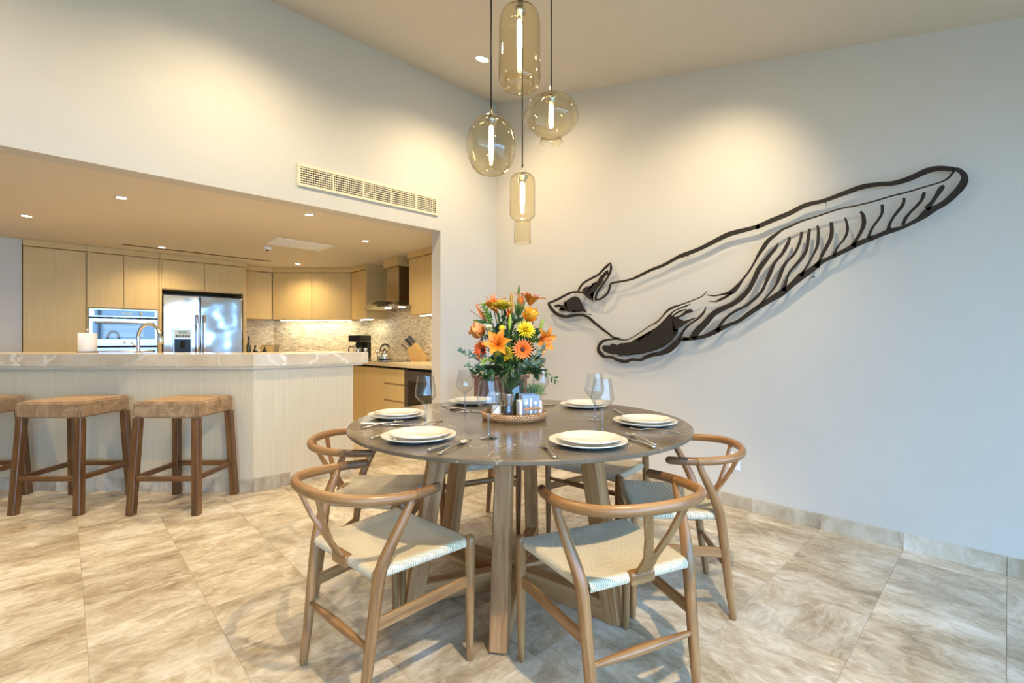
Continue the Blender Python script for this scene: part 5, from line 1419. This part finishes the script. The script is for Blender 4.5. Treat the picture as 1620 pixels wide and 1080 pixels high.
# oil bottles
for i, (x, y, h, lab) in enumerate(((1.845, 7.20, 0.31, 'tall dark oil bottle with pourer beside the refrigerator'), (1.90, 7.10, 0.19, 'short dark sauce bottle beside the toaster'))):
    t = empty('bottle', (x, y, WZ), 0, lab, 'bottle')
    mb = plain('bottle_glass_%s' % ('tall' if i == 0 else 'short'), srgb(58, 56, 30) if i == 0 else srgb(30, 22, 16), 0.08, spec=0.8)
    link('body', lathe_me(smooth_prof([(0.0001, 0.0), (0.03, 0.001), (0.031, 0.01), (0.031, h * 0.5), (0.026, h * 0.62), (0.012, h * 0.74), (0.011, h * 0.88), (0.0001, h * 0.885)], 3), 18), mb, t)
    link('cap', lathe_me([(0.0001, h * 0.886), (0.014, h * 0.886), (0.014, h), (0.0001, h)], 12), M_black, t)
# coffee maker
t = empty('coffee_maker', (2.98, 6.20, WZ), -PI / 2 + math.radians(25), 'black drip coffee maker with glass carafe in the kitchen corner', 'coffee maker')
box('base', (-0.10, -0.13, 0), (0.10, 0.12, 0.03), M_black, t, 0.006, 2)
box('tower', (-0.10, 0.03, 0.0305), (0.10, 0.12, 0.235), M_black, t, 0.008, 2)
box('brew_head', (-0.10, -0.12, 0.236), (0.10, 0.12, 0.325), M_black, t, 0.01, 2)
link('carafe', lathe_me(smooth_prof([(0.0001, 0.032), (0.05, 0.033), (0.064, 0.06), (0.068, 0.10), (0.058, 0.15), (0.046, 0.17)], 3), 24), M_glass, t, (0, -0.045, 0))
link('coffee_lid', lathe_me([(0.047, 0.171), (0.05, 0.178), (0.04, 0.19), (0.0001, 0.192)], 20), M_black, t, (0, -0.045, 0))
link('carafe_handle', tube_me([(-0.06, -0.06, 0.165, 0.008), (-0.115, -0.08, 0.16, 0.008), (-0.12, -0.08, 0.10, 0.008), (-0.08, -0.065, 0.06, 0.008)], 4, 8), M_black, t)
# mills and board
t = empty('serving_board', (2.86, 5.98, WZ), 0, 'small wooden board on the counter under the mills', 'board')
box('board', (-0.11, -0.13, 0), (0.11, 0.12, 0.014), M_block, t, 0.004, 2)
for dx, dy, h, mt, lab in ((0.03, 0.06, 0.13, M_salt, 'pale salt mill on the wooden board'), (-0.02, -0.02, 0.13, M_pepper, 'dark pepper mill on the wooden board'), (0.06, -0.07, 0.14, M_steel, 'steel canister on the wooden board')):
    t = empty('spice_mill', (2.86 + dx, 5.98 + dy, WZ + 0.0145), 0, lab, 'mill')
    link('body', lathe_me([(0.0001, 0), (0.027, 0), (0.022, h * 0.45), (0.021, h * 0.55)], 18), mt, t)
    link('head', lathe_me([(0.0212, h * 0.552), (0.027, h * 0.95), (0.024, h), (0.0001, h)], 18), M_steel, t)
# kettle
t = empty('kettle', (3.03, 5.60, WZ + 0.0085), YAW, 'polished steel stovetop kettle with black handle', 'kettle')
link('body', lathe_me(smooth_prof([(0.0001, 0.0), (0.085, 0.001), (0.092, 0.02), (0.085, 0.06), (0.058, 0.10), (0.030, 0.118), (0.0001, 0.122)], 4), 28), M_chrome, t)
link('knob', lathe_me([(0.0001, 0.1215), (0.012, 0.122), (0.014, 0.135), (0.0001, 0.14)], 12), M_black, t)
link('spout', tube_me([(-0.07, 0, 0.06, 0.02), (-0.10, 0, 0.095, 0.015), (-0.115, 0, 0.12, 0.012)], 3, 10), M_chrome, t)
link('handle', tube_me([(-0.055, 0, 0.10, 0.006), (-0.045, 0, 0.16, 0.009), (0.0, 0, 0.195, 0.011), (0.05, 0, 0.175, 0.010), (0.06, 0, 0.12, 0.006)], 4, 10), M_black, t)
# knife block
kb_p = C(-1.10, 5.62)
t = empty('knife_block', (3.05, 4.93, WZ), YAW, 'light wooden knife block with black handled knives', 'knife block')
V, F, U = [], [], []
sh = [(-0.02, 0.0), (0.16, 0.0), (0.175, 0.055), (0.03, 0.225), (-0.065, 0.145)]
for y in (-0.05, 0.05):
    for x, z in sh: V.append((x, y, z)); U.append((x + z, x - z))
m = len(sh); F = [tuple(range(m)), tuple(reversed(range(m, 2 * m)))] + [(i, (i + 1) % m, m + (i + 1) % m, m + i) for i in range(m)]
link('block', recalc(mk(V, F, U)), M_block, t)
d = Vector((-0.643, 0, 0.766)); s = Vector((0.766, 0, 0.643))
for i in range(2):
    for j in range(3):
        b = Vector((-0.045, 0, 0.165)) + s * (0.03 + i * 0.05 + 0.004 * j) + Vector((0, -0.03 + 0.03 * j, 0)) 
        link('knife_handle', tube_me([tuple(b) + (0.007, 0.010), tuple(b + d * 0.05) + (0.008, 0.011), tuple(b + d * 0.105) + (0.008, 0.012)], 3, 8), M_black, t)
link('knife_handle', tube_me([(-0.062, -0.01, 0.135, 0.006), (-0.10, -0.01, 0.175, 0.006), (-0.135, -0.01, 0.20, 0.007)], 2, 8), M_black, t)
